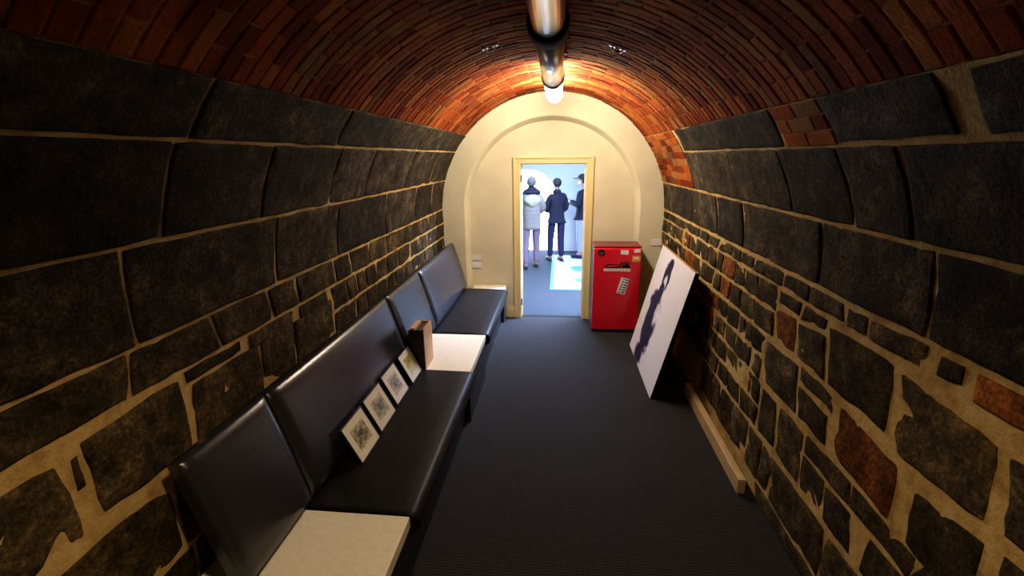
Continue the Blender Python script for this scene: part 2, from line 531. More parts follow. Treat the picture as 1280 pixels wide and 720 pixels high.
stone(1, [(2.51, 0.44), (2.74, 0.42), (2.76, 0.73), (2.55, 0.73)], 0.016, M_RUBBLE, WR, 0.010, 0.010)
course(1, 0.11, 0.40, [0.8, 1.35, 1.92, 2.50], 0.016, M_RUBBLE, WR, 0.010, 0.010)
course(1, 0.11, 0.40, joints(2.50, 3.9, 0.12, 0.32), 0.018, M_RUBBLE, WR, 0.010, 0.010)
course(1, 0.0, 0.105, [0.6, 1.3, 1.95, 2.66], 0.012, M_RUBBLE, WR, 0.006, 0.008)
# far rubble, smaller and rougher
for u0, u1 in [(1.225, 1.38), (1.06, 1.22)]:
    course(1, u0, u1, joints(2.735, YE, 0.14, 0.36), 0.015, M_RUBBLE, WR, 0.010, 0.010, rust=(3, 8))
for u0, u1 in [(0.90, 1.045), (0.74, 0.895)]:
    course(1, u0, u1, joints(2.815, YE, 0.12, 0.32), 0.016, M_RUBBLE, WR, 0.010, 0.010, rust=(5,))
for u0, u1 in [(0.575, 0.735), (0.41, 0.565)]:
    course(1, u0, u1, joints(2.775, YE, 0.12, 0.32), 0.016, M_RUBBLE, WR, 0.010, 0.010)

# ------------------------------------------------------------------ bricks
def brick_mesh(side, u0, u1, width, up=0.0):
    """one brick at y = 0..width over u0..u1 of the section, face slightly domed by its chamfer"""
    bm = bmesh.new()
    c = 0.006
    ys = [0.0, c, width - c, width]
    us = [u0, u0 + c, (u0 + u1) / 2, u1 - c, u1]
    g = [[bm.verts.new(surf(side, y, u, up + (0.001 if (i in (0, 3) or j in (0, 4)) else 0.003))) for i, y in enumerate(ys)] for j, u in enumerate(us)]
    for j in range(4):
        for i in range(3):
            bm.faces.new((g[j][i], g[j][i + 1], g[j + 1][i + 1], g[j + 1][i]))
    # skirt down into the joint
    lo = [[surf(side, y, u, -0.03) for y in (0.0, width)] for u in (u0, u1)]
    l = [[bm.verts.new(p) for p in r] for r in lo]
    bm.faces.new((g[0][3], g[0][2], g[0][1], g[0][0], l[0][0], l[0][1]))
    bm.faces.new((g[4][0], g[4][1], g[4][2], g[4][3], l[1][1], l[1][0]))
    bm.faces.new((g[0][0], g[1][0], g[2][0], g[3][0], g[4][0], l[1][0], l[0][0]))
    bm.faces.new((g[4][3], g[3][3], g[2][3], g[1][3], g[0][3], l[0][1], l[1][1]))
    bmesh.ops.recalc_face_normals(bm, faces=bm.faces[:])
    me = bpy.data.meshes.new('brick')
    bm.to_mesh(me)
    bm.free()
    me.materials.append(M_BRICK)
    return me
def in_view_size(p):
    q = p - CAM
    z = q.dot(fwd)
    if z < 0.2:
        return None
    x, y = 575 * q.dot(r2) / z, 575 * q.dot(u2) / z
    if abs(x) > 660 or abs(y) > 380:
        return None
    return 1.0 / q.length
UC1 = UT + S - RTOP
PITCHY = 0.0765
NB = 11
ul = (UC1 - LTOP) / NB
meshes = {}
for ph in (0, 1):
    cuts = [LTOP + ul * (i + 0.5 * ph) for i in range(NB + 1 - ph)]
    if ph:
        cuts = [LTOP] + cuts + [UC1]
    meshes[ph] = [(brick_mesh(-1, a + 0.005, b - 0.005, PITCHY - 0.011), (a + b) / 2) for a, b in zip(cuts, cuts[1:])]
cands = []
n_ring = int((YE - (-0.9)) / PITCHY)
for r in range(n_ring):
    y = YE - (r + 1) * PITCHY
    for me, um in meshes[r % 2]:
        s = in_view_size(surf(-1, y, um))
        cands.append((s or 0.0, y, me, um))
cands.sort(key=lambda t: -t[0])
def place(me, y, um):
    w = random.uniform(-0.003, 0.003)
    return Vector((0, y, 0)) + (Vector((0, 0, S)) - surf(-1, 0, um)).normalized() * w
for s, y, me, um in cands[:300]:
    o = bpy.data.objects.new('brick', me)
    C.objects.link(o)
    o.parent = ceiling
    o.location = place(me, y, um)
bm = bmesh.new()
for s, y, me, um in cands[300:]:
    n0 = len(bm.verts)
    bm.from_mesh(me)
    bm.verts.ensure_lookup_table()
    v = place(me, y, um)
    for i in range(n0, len(bm.verts)):
        bm.verts[i].co += v
far = obj('brickwork', bm, M_BRICK, ceiling)
far['kind'] = 'stuff'
# brick patches let into the right wall, laid flat
def patch(y0, y1, u0, u1, nrow, bl):
    h = (u1 - u0) / nrow
    for j in range(nrow):
        y = y0 - (bl / 2 if j % 2 else 0)
        while y < y1 - 0.02:
            a, b = max(y, y0), min(y + bl, y1)
            if b - a > 0.03:
                me = brick_mesh(1, u0 + j * h + 0.004, u0 + (j + 1) * h - 0.004, b - a - 0.009, 0.0065)
                o = bpy.data.objects.new('brick', me)
                C.objects.link(o)
                o.parent = wall_right
                o.location = (0, a, 0)
            y += bl
patch(4.50, 5.93, 1.83, 2.41, 8, 0.235)
patch(2.06, 2.49, 2.195, 2.41, 3, 0.21)

# ------------------------------------------------------------------ floor, end walls
struct(obj('floor', bx(-1.56, 1.56, Y0 - 0.1, 6.07, -0.10, 0.0), M_CARPET), 'charcoal ribbed carpet along the tunnel')
o = struct(obj('wall_front', bx(-1.6, 1.6, Y0 - 0.14, Y0 - 0.02, 0.0, 3.1), M_CREAM))
o['label'] = 'plain plaster wall closing the tunnel behind the viewer'
DX0, DX1, DH = -0.386, 0.432, 2.04
YW = 6.0
bm = bmesh.new()
box(bm, -1.60, DX0 - 0.02, YW, YW + 0.14, 0, 3.1)
box(bm, DX1 + 0.02, 1.60, YW, YW + 0.14, 0, 3.1)
box(bm, DX0 - 0.02, DX1 + 0.02, YW, YW + 0.14, DH + 0.02, 3.1)
wb = struct(obj('wall_back', bm, M_CREAM))
wb['label'] = 'cream plastered end wall around the open doorway'
tr = None
# raised arch surround
def arch_pts(r, z0, n=48):
    return [(r, z0)] + [(r * math.cos(PI * i / n), S + 0.02 + r * math.sin(PI * i / n)) for i in range(n + 1)] + [(-r, z0)]
po, pi_, pk_ = arch_pts(1.47, 0.0), arch_pts(1.105, 0.0), arch_pts(1.055, 0.0)
bm = bmesh.new()
yf, yb = YW - 0.115, YW + 0.01
V = [[bm.verts.new((x, y, z)) for x, z in pts] for pts, y in ((po, yf), (po, yb), (pi_, yf), (pk_, yb))]
for i in range(len(po) - 1):
    bm.faces.new((V[0][i], V[2][i], V[2][i + 1], V[0][i + 1]))
    f = bm.faces.new((V[2][i], V[3][i], V[3][i + 1], V[2][i + 1]))
    f.smooth = True
    bm.faces.new((V[0][i], V[0][i + 1], V[1][i + 1], V[1][i]))
bmesh.ops.recalc_face_normals(bm, faces=bm.faces[:])
inner = [e for e in bm.edges if all(v in set(V[2]) for v in e.verts)]
bmesh.ops.bevel(bm, geom=inner, offset=0.012, segments=3, profile=0.5, affect='EDGES')
tr = struct(obj('trim_1', bm, M_CREAM), 'raised cream plaster arch around the end wall')
# skirting on the end wall
def skirt(x0, x1):
    bm = bmesh.new()
    box(bm, x0, x1, YW - 0.022, YW + 0.005, 0, 0.115, 0.003)
    box(bm, x0, x1, YW - 0.016, YW + 0.005, 0.113, 0.135, 0.003)
    box(bm, x0, x1, YW - 0.009, YW + 0.005, 0.133, 0.155, 0.003)
    return bm
o = struct(obj('baseboard_back', skirt(-0.575, DX0 - 0.095), M_TRIM))
o['label'] = 'cream moulded skirting between bench and door frame'
o = struct(obj('baseboard_back', skirt(DX1 + 0.095, 1.02), M_TRIM))
o['label'] = 'cream moulded skirting behind the red fridge'
# door lining and architrave
d1 = empty('door_1', ((DX0 + DX1) / 2, YW, 0))
struct(d1, 'open doorway with cream moulded frame')
def dpart(name, b, m):
    o = obj(name, b, m, d1)
    o.matrix_parent_inverse = Matrix.Translation((-(DX0 + DX1) / 2, -YW, 0))
    return o
for s, x in ((-1, DX0), (1, DX1)):
    a, b = sorted((x, x + s * 0.025))
    dpart('door_jamb', bx(a, b, YW - 0.012, YW + 0.152, 0, DH + 0.025, 0.002), M_TRIM)
    bm = bmesh.new()
    a, b = sorted((x + s * 0.008, x + s * 0.092))
    box(bm, a, b, YW - 0.024, YW + 0.002, 0, DH + 0.092, 0.004)
    a, b = sorted((x + s * 0.068, x + s * 0.096))
    box(bm, a, b, YW - 0.034, YW - 0.02, 0, DH + 0.096, 0.004)
    dpart('architrave', bm, M_TRIM)
    a, b = sorted((x, x - s * 0.012))
    dpart('door_stop', bx(a, b, YW + 0.06, YW + 0.10, 0, DH, 0.002), M_TRIM)
dpart('door_head', bx(DX0 - 0.025, DX1 + 0.025, YW - 0.012, YW + 0.152, DH, DH + 0.025, 0.002), M_TRIM)
bm = bmesh.new()
box(bm, DX0 - 0.008, DX1 + 0.008, YW - 0.0235, YW + 0.002, DH + 0.008, DH + 0.092, 0.004)
box(bm, DX0 - 0.068, DX1 + 0.068, YW - 0.0335, YW - 0.02, DH + 0.068, DH + 0.096, 0.004)
dpart('architrave', bm, M_TRIM)
for z in (0.18, 1.82):
    dpart('hinge', bx(DX0 - 0.002, DX0 + 0.012, YW - 0.02, YW + 0.02, z, z + 0.09, 0.003), M_BASE)
dpart('threshold', bx(DX0, DX1, YW + 0.04, YW + 0.10, -0.02, 0.006, 0.002), M_BLACK)

# ------------------------------------------------------------------ the next room
RX0, RX1, RY1, RS, RR = -2.3, 1.9, 10.7, 0.95, 2.1
RCX = (RX0 + RX1) / 2
struct(obj('floor', bx(RX0 - 0.1, RX1 + 0.1, 6.07, RY1 + 0.1, -0.10, 0.0), M_CARPET2), 'pale grey carpet of the room beyond the doorway')
def room_vault():
    bm = bmesh.new()
    n = 40
    rows = []
    for rr in (RR, RR + 0.1):
        pts = [(RCX + rr * math.cos(PI * i / n), RS + rr * math.sin(PI * i / n)) for i in range(n + 1)]
        rows.append([[bm.verts.new((x, y, z)) for x, z in pts] for y in (6.13, RY1 + 0.1)])
    for A, B in rows:
        for i in range(n):
            bm.faces.new((A[i], A[i + 1], B[i + 1], B[i])).smooth = True
    bmesh.ops.recalc_face_normals(bm, faces=bm.faces[:])
    return bm
o = struct(obj('ceiling', room_vault(), M_WHITE))
o['label'] = 'white vaulted ceiling of the room beyond'
o = struct(obj('wall_right', bx(RX1, RX1 + 0.1, 6.13, RY1 + 0.1, 0, RS + 0.02), M_WHITE))
o['label'] = 'white side wall of the room beyond, on its right'
bm = bmesh.new()
box(bm, RX0 - 0.1, RX0, 6.13, 7.0, 0, RS + 0.02)
box(bm, RX0 - 0.1, RX0, 9.6, RY1 + 0.1, 0, RS + 0.02)
box(bm, RX0 - 0.1, RX0, 7.0, 9.6, 0, 0.12)
o = struct(obj('wall_left', bm, M_WHITE))
o['label'] = 'white side wall of the room beyond, with an added window'
# front side of the room: the back of the tunnel's end wall widened
bm = bmesh.new()
box(bm, RX0 - 0.1, -1.59, YW + 0.04, YW + 0.14, 0, 3.2)
box(bm, 1.59, RX1 + 0.1, YW + 0.04, YW + 0.14, 0, 3.2)
o = struct(obj('wall_front', bm, M_WHITE))
o['label'] = 'white near wall of the room beyond'
# end wall with an arched glazed opening
AX, AZ, AR = -0.62, 1.16, 0.69
def end_wall():
    bm = bmesh.new()
    arc = [(AX + AR, 0.0)] + [(AX + AR * math.cos(PI * i / 24), AZ + AR * math.sin(PI * i / 24)) for i in range(25)] + [(AX - AR, 0.0)]
    out = [(RX1, 0.0)] + [(RX1, 0.6 * RS)]
    out = [(RX1, 0.0)] + [(RCX + RR * math.cos(PI * i / 24), RS + RR * math.sin(PI * i / 24)) for i in range(25)] + [(RX0, 0.0)]
    V = [[bm.verts.new((x, y, z)) for x, z in pts] for pts in (arc, out) for y in (RY1, RY1 + 0.16)]
    for i in range(len(arc) - 1):
        bm.faces.new((V[0][i], V[0][i + 1], V[2][i + 1], V[2][i]))
        bm.faces.new((V[1][i], V[1][i + 1], V[3][i + 1], V[3][i]))
        bm.faces.new((V[0][i], V[0][i + 1], V[1][i + 1], V[1][i])).smooth = True
    bmesh.ops.recalc_face_normals(bm, faces=bm.faces[:])
    return bm, arc
bm, arc = end_wall()
o = struct(obj('wall_back', bm, M_WHITE))
o['label'] = 'white far wall of the room beyond, with its bright arch'
w1 = empty('window_1', (AX, RY1 + 0.1, 0))
struct(w1, 'bright arched glazed opening behind the visitors')
def wpart(name, b, m, base):
    o = obj(name, b, m, base)
    o.matrix_parent_inverse = Matrix.Translation(-base.location)
    return o
bm = bmesh.new()
prism(bm, [(AX + (x - AX) * 0.995, z) for x, z in arc], RY1 + 0.10, RY1 + 0.12)
wpart('pane', bm, M_DAY, w1)
w2 = empty('added_side_window', (RX0 - 0.05, 8.3, 0.12))  # window added out of view to light the room
struct(w2, 'added unseen side window lighting the room beyond')
wpart('pane', bx(RX0 - 0.06, RX0 - 0.04, 7.0, 9.6, 0.12, RS), M_SIDE_FILL, w2)
for y in (7.0, 8.27, 9.55):
    wpart('added_window_frame', bx(RX0 - 0.08, RX0 + 0.01, y, y + 0.05, 0.12, RS, 0.004), M_WHITE, w2)

w3 = empty('fill_rooflight', (RCX, 8.3, RS + RR))  # rooflight added out of view, raises the room's brightness
struct(w3, 'added unseen rooflight brightening the room beyond')
wpart('pane', bx(RCX - 0.75, RCX + 0.75, 7.2, 9.4, 2.90, 2.92), M_ROOF_FILL, w3)
for a, b, c, d in ((RCX - 0.80, RCX - 0.75, 7.15, 9.45), (RCX + 0.75, RCX + 0.80, 7.15, 9.45), (RCX - 0.75, RCX + 0.75, 7.15, 7.2), (RCX - 0.75, RCX + 0.75, 9.4, 9.45)):
    wpart('added_window_frame', bx(a, b, c, d, 2.86, 3.06), M_WHITE, w3)
pl_ = empty('fill_panel', (0.72, 6.70, 2.40), 0, 'added cool fill panel hung unseen just beyond the doorway, above its head', 'lamp')  # added panel, spills cool light through the doorway
obj('housing', bx(-0.46, 0.46, -0.31, 0.31, 0.012, 0.05, 0.006), M_PAPER, pl_)
obj('diffuser', bx(-0.44, 0.44, -0.29, 0.29, 0.0, 0.011), M_FILL_PANEL, pl_)
for x in (-0.40, 0.40):
    bm = bmesh.new()
    zz_ = RS + math.sqrt(RR ** 2 - (0.72 + x - RCX) ** 2) - 2.40
    cyl(bm, (x, 0, 0.05), (x, 0, zz_ + 0.02), 0.006, n=8)
    obj('hanger', bm, M_STEEL, pl_)
# rug
M_RUG = plaster_mat('pale_rug_pile', (0.22, 0.20, 0.20), 0.08)
M_TEAL = plaster_mat('teal_rug_border', (0.03, 0.13, 0.15), 0.15)
rug = empty('rug', (0.7, 8.8, 0), 0, 'pale rug with teal border in the room beyond the doorway', 'rug')
def rpart(name, b, m):
    o = obj(name, b, m, rug)
    o.matrix_parent_inverse = Matrix.Translation((-0.7, -8.8, 0))
rpart('field', bx(0.03, 1.40, 7.44, 10.15, 0.0, 0.005, 0.001), M_RUG)
rpart('border', bx(-0.03, 0.03, 7.38, 10.21, 0.0, 0.006, 0.001), M_TEAL)
rpart('border', bx(1.40, 1.46, 7.38, 10.21, 0.0, 0.006, 0.001), M_TEAL)
rpart('border', bx(0.03, 1.40, 7.38, 7.44, 0.0, 0.006, 0.001), M_TEAL)
rpart('border', bx(0.03, 1.40, 10.15, 10.21, 0.0, 0.006, 0.001), M_TEAL)
for cx, cy, rx, ry in ((0.52, 8.9, 0.16, 0.26), (0.60, 8.0, 0.20, 0.16), (0.95, 9.5, 0.18, 0.3)):
    bm = bmesh.new()
    pts = [(cx + rx * math.cos(t) * (1 + 0.2 * math.sin(3 * t)), cy + ry * math.sin(t) * (1 + 0.15 * math.cos(2 * t))) for t in [2 * PI * i / 20 for i in range(20)]]
    A = [bm.verts.new((x, y, 0.0052)) for x, y in pts]
    B = [bm.verts.new((x, y, 0.0062)) for x, y in pts]
    bm.faces.new(B)
    for i in range(20):
        bm.faces.new((A[i], A[(i + 1) % 20], B[(i + 1) % 20], B[i]))
    rpart('motif', bm, M_TEAL)

# ------------------------------------------------------------------ tube lamp under the vault
PX, PZ = 0.036, 2.76
lamp = empty('tube_lamp', (PX, 3.0, PZ), 0, 'long aluminium tube lamp under the vault, glowing at its far end', 'lamp')
def lpart(name, b, m):
    o = obj(name, b, m, lamp)
    o.matrix_parent_inverse = Matrix.Translation((-PX, -3.0, -PZ))
    return o
def tube(prof):
    bm = bmesh.new()
    lathe_y(bm, prof, PX, PZ)
    return bm
lpart('tube', tube([(-2.4, 0.070), (-2.4, 0.083), (2.48, 0.083), (2.48, 0.07)]), M_ALU)
lpart('collar', tube([(2.465, 0.075), (2.47, 0.100), (2.48, 0.104), (2.615, 0.104), (2.625, 0.100), (2.63, 0.075)]), M_BLACK)
lpart('collar_ring', tube([(2.627, 0.075), (2.628, 0.097), (2.66, 0.094), (2.665, 0.075)]), M_ALU)
lpart('tube', tube([(2.64, 0.07), (2.64, 0.085), (4.11, 0.085), (4.115, 0.07)]), M_ALU)
lpart('shade_ring', tube([(4.07, 0.075), (4.075, 0.096), (4.13, 0.096), (4.14, 0.07)]), M_STEEL)  # ring added to shade the vault on the near side of the diffuser
lpart('diffuser', tube([(4.14, 0.083), (5.22, 0.083), (5.27, 0.075), (5.305, 0.052), (5.318, 0.02), (5.32, 0.001)]), M_LAMP)
bm = bmesh.new()
cyl(bm, (PX, 0.6, PZ - 0.074), (PX, 0.6, PZ - 0.094), 0.05, n=24)
lpart('fill_downlight_rim', bm, M_STEEL)  # rim and lens belong to the added downlight
bm = bmesh.new()
cyl(bm, (PX, 0.6, PZ - 0.094), (PX, 0.6, PZ - 0.097), 0.042, n=24)
lpart('fill_downlight_lens', bm, M_FILL_LENS)
sd_ = bpy.data.lights.new('fill_downlight', 'SPOT')  # added spot, brightens the near table and lower walls
sd_.energy = DOWN_FILL_W
sd_.color = (1.0, 0.72, 0.38)
sd_.spot_size = math.radians(124)
sd_.spot_blend = 0.55
sd_.shadow_soft_size = 0.05
sl_ = bpy.data.objects.new('fill_downlight', sd_)
C.objects.link(sl_)
sl_.location = (PX, 0.6, PZ - 0.14)
for y in (-0.8, 1.2, 3.1):
    bm = bmesh.new()
    cyl(bm, (PX, y, PZ + 0.06), (PX, y, S + R + 0.02), 0.006, n=10)
    cyl(bm, (PX, y, S + R - 0.012), (PX, y, S + R + 0.01), 0.03, n=16)
    lpart('hanger', bm, M_STEEL)
bm = bmesh.new()
box(bm, PX + 0.078, PX + 0.10, 3.30, 3.33, PZ + 0.01, PZ + 0.05, 0.003)
lpart('lug', bm, M_STEEL)
# two little metal saddles on the vault
def saddle(u, label):
    p = surf(-1, 3.3, u, 0.006)
    nrm = (Vector((0, 3.3, S)) - surf(-1, 3.3, u)).normalized()
    t = Vector((0, 1, 0)).cross(nrm)
    e = empty('ceiling_clip', p, 0, label, 'clip', 'metal clips on the vault')
    def at(a, b, c):
        return t * a + Vector((0, 1, 0)) * b + nrm * c
    bm = bmesh.new()
    for a in (-0.035, 0.035):
        cyl(bm, at(a, 0, -0.012), at(a, 0, 0.006), 0.022, n=14)
    obj('foot', bm, M_STEEL, e)
    bm = bmesh.new()
    pts = [at(0.035 * math.cos(x), 0, 0.004 + 0.022 * math.sin(x)) for x in [PI * i / 8 for i in range(9)]]
    for a, b in zip(pts, pts[1:]):
        cyl(bm, a, b, 0.006, n=8)
    obj('loop', bm, M_STEEL, e)
saddle(3.31, 'small metal clip on the brick vault left of the tube lamp')
saddle(4.15, 'small metal clip on the brick vault right of the tube lamp')

# ------------------------------------------------------------------ bench
def cushion_bm(x0, x1, y0, y1, z0, z1, rf):
    """seat: rounded roll at the front, gentle crown"""
    prof = [(x0, z0), (x0, z1 - 0.012), (x0 + 0.012, z1)]
    n = 8
    for i in range(1, 8):
        t = i / 8
        prof.append((x0 + (x1 - rf - x0) * t, z1 + 0.006 * math.sin(PI * t)))
    cz = (z0 + z1) / 2
    rv = (z1 - z0) / 2
    for i in range(n + 1):
        a = PI / 2 - PI * i / n
        prof.append((x1 - rf + rf * math.cos(a), cz + rv * math.sin(a)))
    bm = bmesh.new()
    m = len(prof)
    cols = []
    for y, s in ((y0, 0.93), (y0 + 0.008, 0.985), (y0 + 0.025, 1), (y1 - 0.025, 1), (y1 - 0.008, 0.985), (y1, 0.93)):
        mx, mz = (x0 + x1) / 2, cz
        cols.append([bm.verts.new((mx + (x - mx) * (1 - (1 - s) * 0.2), y, mz + (z - mz) * s)) for x, z in prof])
    for A, B in zip(cols, cols[1:]):
        for i in range(m):
            bm.faces.new((A[i], A[(i + 1) % m], B[(i + 1) % m], B[i])).smooth = True
    bm.faces.new(cols[0])
    bm.faces.new(cols[-1][::-1])
    bmesh.ops.recalc_face_normals(bm, faces=bm.faces[:])
    return bm
def bench(y0, y1, label):
    e = empty('bench_seat', (-0.9, (y0 + y1) / 2, 0), 0, label, 'bench', 'black bench seats along the left wall')
    inv = Matrix.Translation((0.9, -(y0 + y1) / 2, 0))
    a = obj('base', bx(-1.36, -0.645, y0 + 0.004, y1 - 0.004, 0.0, 0.345, 0.004), M_BASE, e)
    b = obj('seat', cushion_bm(-1.34, -0.545, y0 + 0.002, y1 - 0.002, 0.347, 0.468, 0.05), M_SEAT, e)
    for o in (a, b):
        o.matrix_parent_inverse = inv
bench(1.785, 3.345, 'black vinyl bench seat carrying the four framed prints')
bench(4.155, 5.755, 'empty black vinyl bench seat nearest the doorway')
def side_table(y0, y1, label, x0=-1.36):
    e = empty('side_table', (-0.9, (y0 + y1) / 2, 0), 0, label, 'table', 'cream side tables set into the bench')
    inv = Matrix.Translation((0.9, -(y0 + y1) / 2, 0))
    for nme, b, m in (('top', bx(x0, -0.590, y0 + 0.003, y1 - 0.003, 0.400, 0.462, 0.004), M_TABLE),
                      ('front_panel', bx(-0.625, -0.600, y0 + 0.003, y1 - 0.003, 0.0, 0.399, 0.002), M_BASE),
                      ('base', bx(x0 + 0.02, -0.627, y0 + 0.006, y1 - 0.006, 0.0, 0.398, 0.003), M_BASE)):
        o = obj(nme, b, m, e)
        o.matrix_parent_inverse = inv
side_table(0.98, 1.782, 'cream side table at the near end of the bench')
side_table(3.348, 4.152, 'cream side table between the two bench seats, holding the tan box')
side_table(5.758, 5.985, 'narrow cream side table against the end wall', -1.02)
# leaning back pads
LEAN = math.atan2(0.17, 0.59)
def pad(y0, y1, label):
    L = y1 - y0
    H, T = 0.60, 0.065
    bm = bmesh.new()
    ny, nz = 14, 10
    F, B = [], []
    for j in range(nz + 1):
        rf, rb = [], []
        for i in range(ny + 1):
            a, b = i / ny, j / nz
            a = 0.5 - 0.5 * math.cos(PI * a)
            b = 0.5 - 0.5 * math.cos(PI * b)
            ea = min(a, 1 - a) * L
            eb = min(b, 1 - b) * H
            e = min(ea, eb)
            puff = T * (0.60 + 0.40 * (1 - math.exp(-e / 0.012)))
            puff += 0.009 * L * (1 - (2 * a - 1) ** 2) * (1 - 0.6 * (2 * b - 1) ** 2) + 0.006 * (1 - (2 * b - 1) ** 2)
            rf.append(bm.verts.new((puff, (a - 0.5) * L, b * H)))
            rb.append(bm.verts.new((0, (a - 0.5) * L, b * H)))
        F.append(rf)
        B.append(rb)
    for j in range(nz):
        for i in range(ny):
            bm.faces.new((F[j][i], F[j][i + 1], F[j + 1][i + 1], F[j + 1][i])).smooth = True
            bm.faces.new((B[j][i], B[j + 1][i], B[j + 1][i + 1], B[j][i + 1]))
    for i in range(ny):
        bm.faces.new((F[0][i], B[0][i], B[0][i + 1], F[0][i + 1]))
        bm.faces.new((F[nz][i], F[nz][i + 1], B[nz][i + 1], B[nz][i]))
    for j in range(nz):
        bm.faces.new((F[j][0], F[j + 1][0], B[j + 1][0], B[j][0]))
        bm.faces.new((F[j][ny], B[j][ny], B[j + 1][ny], F[j + 1][ny]))
    bmesh.ops.recalc_face_normals(bm, faces=bm.faces[:])
    e = empty('backrest_pad', (-1.142, (y0 + y1) / 2, 0.483), 0, label, 'backrest', 'black back pads along the left wall')
    o = obj('cushion', bm, M_VINYL, e)
    o.rotation_euler = (0, -LEAN, 0)
    o = obj('backing_board', bx(-0.014, 0.0, -L / 2 + 0.01, L / 2 - 0.01, 0.012, H - 0.012), M_BLACK, e)
    o.rotation_euler = (0, -LEAN, 0)
pad(1.305, 1.815, 'short black back pad at the near end of the bench')
pad(1.825, 3.375, 'long black back pad behind the four framed prints')
pad(3.385, 4.225, 'black back pad behind the tan box')
pad(4.235, 5.785, 'long black back pad nearest the end wall')

# ------------------------------------------------------------------ framed prints on the seat
def print_mat(name, c1, c2, cx, cy, seed):
    m = mat(name, (0.75, 0.72, 0.64), 0.7)
    k = N(m)
    co = k.coord('UV')
    sep = k.n('ShaderNodeSeparateXYZ')
    k.l(co, sep.inputs[0])
    mp = k.n('ShaderNodeMapping')
    mp.inputs['Location'].default_value = (seed * 3.7, seed * 1.3, 0)
    k.l(co, mp.inputs['Vector'])
    nz = k.noise(mp.outputs[0], 5.0, 5, 0.7)
    dx = k.math('ABSOLUTE', k.math('SUBTRACT', sep.outputs[0], cx))
    dy = k.math('ABSOLUTE', k.math('SUBTRACT', sep.outputs[1], cy))
    r = k.math('MAXIMUM', k.math('MULTIPLY', dx, 1.1), k.math('MULTIPLY', dy, 1.5))
    f = k.math('SUBTRACT', k.math('ADD', 0.85, k.math('MULTIPLY', k.math('SUBTRACT', nz, 0.5), 2.6)), r, clamp=True)
    k.color(k.ramp(f, [(0.0, (0.60, 0.56, 0.46)), (0.35, c2), (0.75, c1)]))
    return m
def uv_quad(bm, pts):
    uvl = bm.loops.layers.uv.verify()
    f = bm.faces.new([bm.verts.new(p) for p in pts])
    for l, uv in zip(f.loops, ((0, 0), (1, 0), (1, 1), (0, 1))):
        l[uvl].uv = uv
    return f
def framed(y0, y1, xb, tilt, label, pm, mount, yaw=0.0):
    W, H, T = y1 - y0, 0.235, 0.014
    e = empty('framed_print', (xb, (y0 + y1) / 2, 0.478), yaw, label, 'picture', 'framed prints on the bench seat')
    # local: x out of the picture, y along, z up; leaned back about y
    bm = bmesh.new()
    fw = 0.006
    box(bm, -T, 0, -W / 2, W / 2, 0, fw, 0.001)
    box(bm, -T, 0, -W / 2, W / 2, H - fw, H, 0.001)
    box(bm, -T, 0, -W / 2, -W / 2 + fw, fw, H - fw, 0.001)
    box(bm, -T, 0, W / 2 - fw, W / 2, fw, H - fw, 0.001)
    parts = [obj('frame', bm, M_FRAME, e)]
    parts.append(obj('mount', bx(-T + 0.002, -0.003, -W / 2 + fw, W / 2 - fw, fw, H - fw), mount, e))
    bm = bmesh.new()
    a, b = 0.052, 0.05
    uv_quad(bm, [(-0.0022, -W / 2 + a, b), (-0.0022, W / 2 - a, b), (-0.0022, W / 2 - a, H - b), (-0.0022, -W / 2 + a, H - b)])
    parts.append(obj('picture', bm, pm, e))
    for o in parts:
        o.rotation_euler = (0, -tilt, 0)
M_MOUNT2 = mat('white_mount_board', (0.76, 0.75, 0.72), 0.8)
TL = 0.47
framed(2.122, 2.388, -0.969, TL, 'framed print nearest the viewer, ivory mount with dark sketch', print_mat('print_sepia', (0.06, 0.055, 0.045), (0.36, 0.30, 0.17), 0.5, 0.5, 1), M_MATBOARD)
framed(2.432, 2.696, -0.976, TL, 'second framed print from the viewer, ivory mount with grey sketch', print_mat('print_grey', (0.12, 0.12, 0.10), (0.40, 0.38, 0.28), 0.5, 0.5, 2), M_MATBOARD)
framed(2.757, 3.011, -0.986, TL, 'third framed print from the viewer, white mount with pale grey sketch', print_mat('print_pale', (0.16, 0.16, 0.17), (0.45, 0.45, 0.45), 0.5, 0.5, 3), M_MOUNT2)
framed(3.080, 3.325, -0.979, TL, 'framed print beside the tan box, with yellow and green patch', print_mat('print_green', (0.25, 0.24, 0.06), (0.60, 0.50, 0.22), 0.45, 0.72, 4), M_MOUNT2)

# upright open box on the middle table
hold = empty('magazine_holder', (-1.02, 3.47, 0.462), 0, 'tan and dark brown upright magazine box on the middle side table', 'box')
def hpart(n, b, m):
    obj(n, b, m, hold)
hpart('front_board', bx(-0.062, 0.062, -0.125, -0.113, 0, 0.345, 0.001), M_DARKBOX)
hpart('side_board', bx(0.050, 0.062, -0.113, 0.105, 0, 0.355, 0.001), M_TANBOX)
hpart('side_board', bx(-0.062, -0.050, -0.113, 0.105, 0, 0.345, 0.001), M_TANBOX)
hpart('back_board', bx(-0.062, 0.062, 0.105, 0.115, 0, 0.345, 0.001), M_TANBOX)
hpart('bottom_board', bx(-0.050, 0.050, -0.113, 0.105, 0, 0.010), M_DARKBOX)
hpart('divider', bx(-0.050, -0.018, -0.10, 0.09, 0.011, 0.352, 0.002), M_TANBOX)
hpart('folder', bx(-0.012, 0.044, -0.10, 0.09, 0.011, 0.335, 0.002), M_DARKBOX)

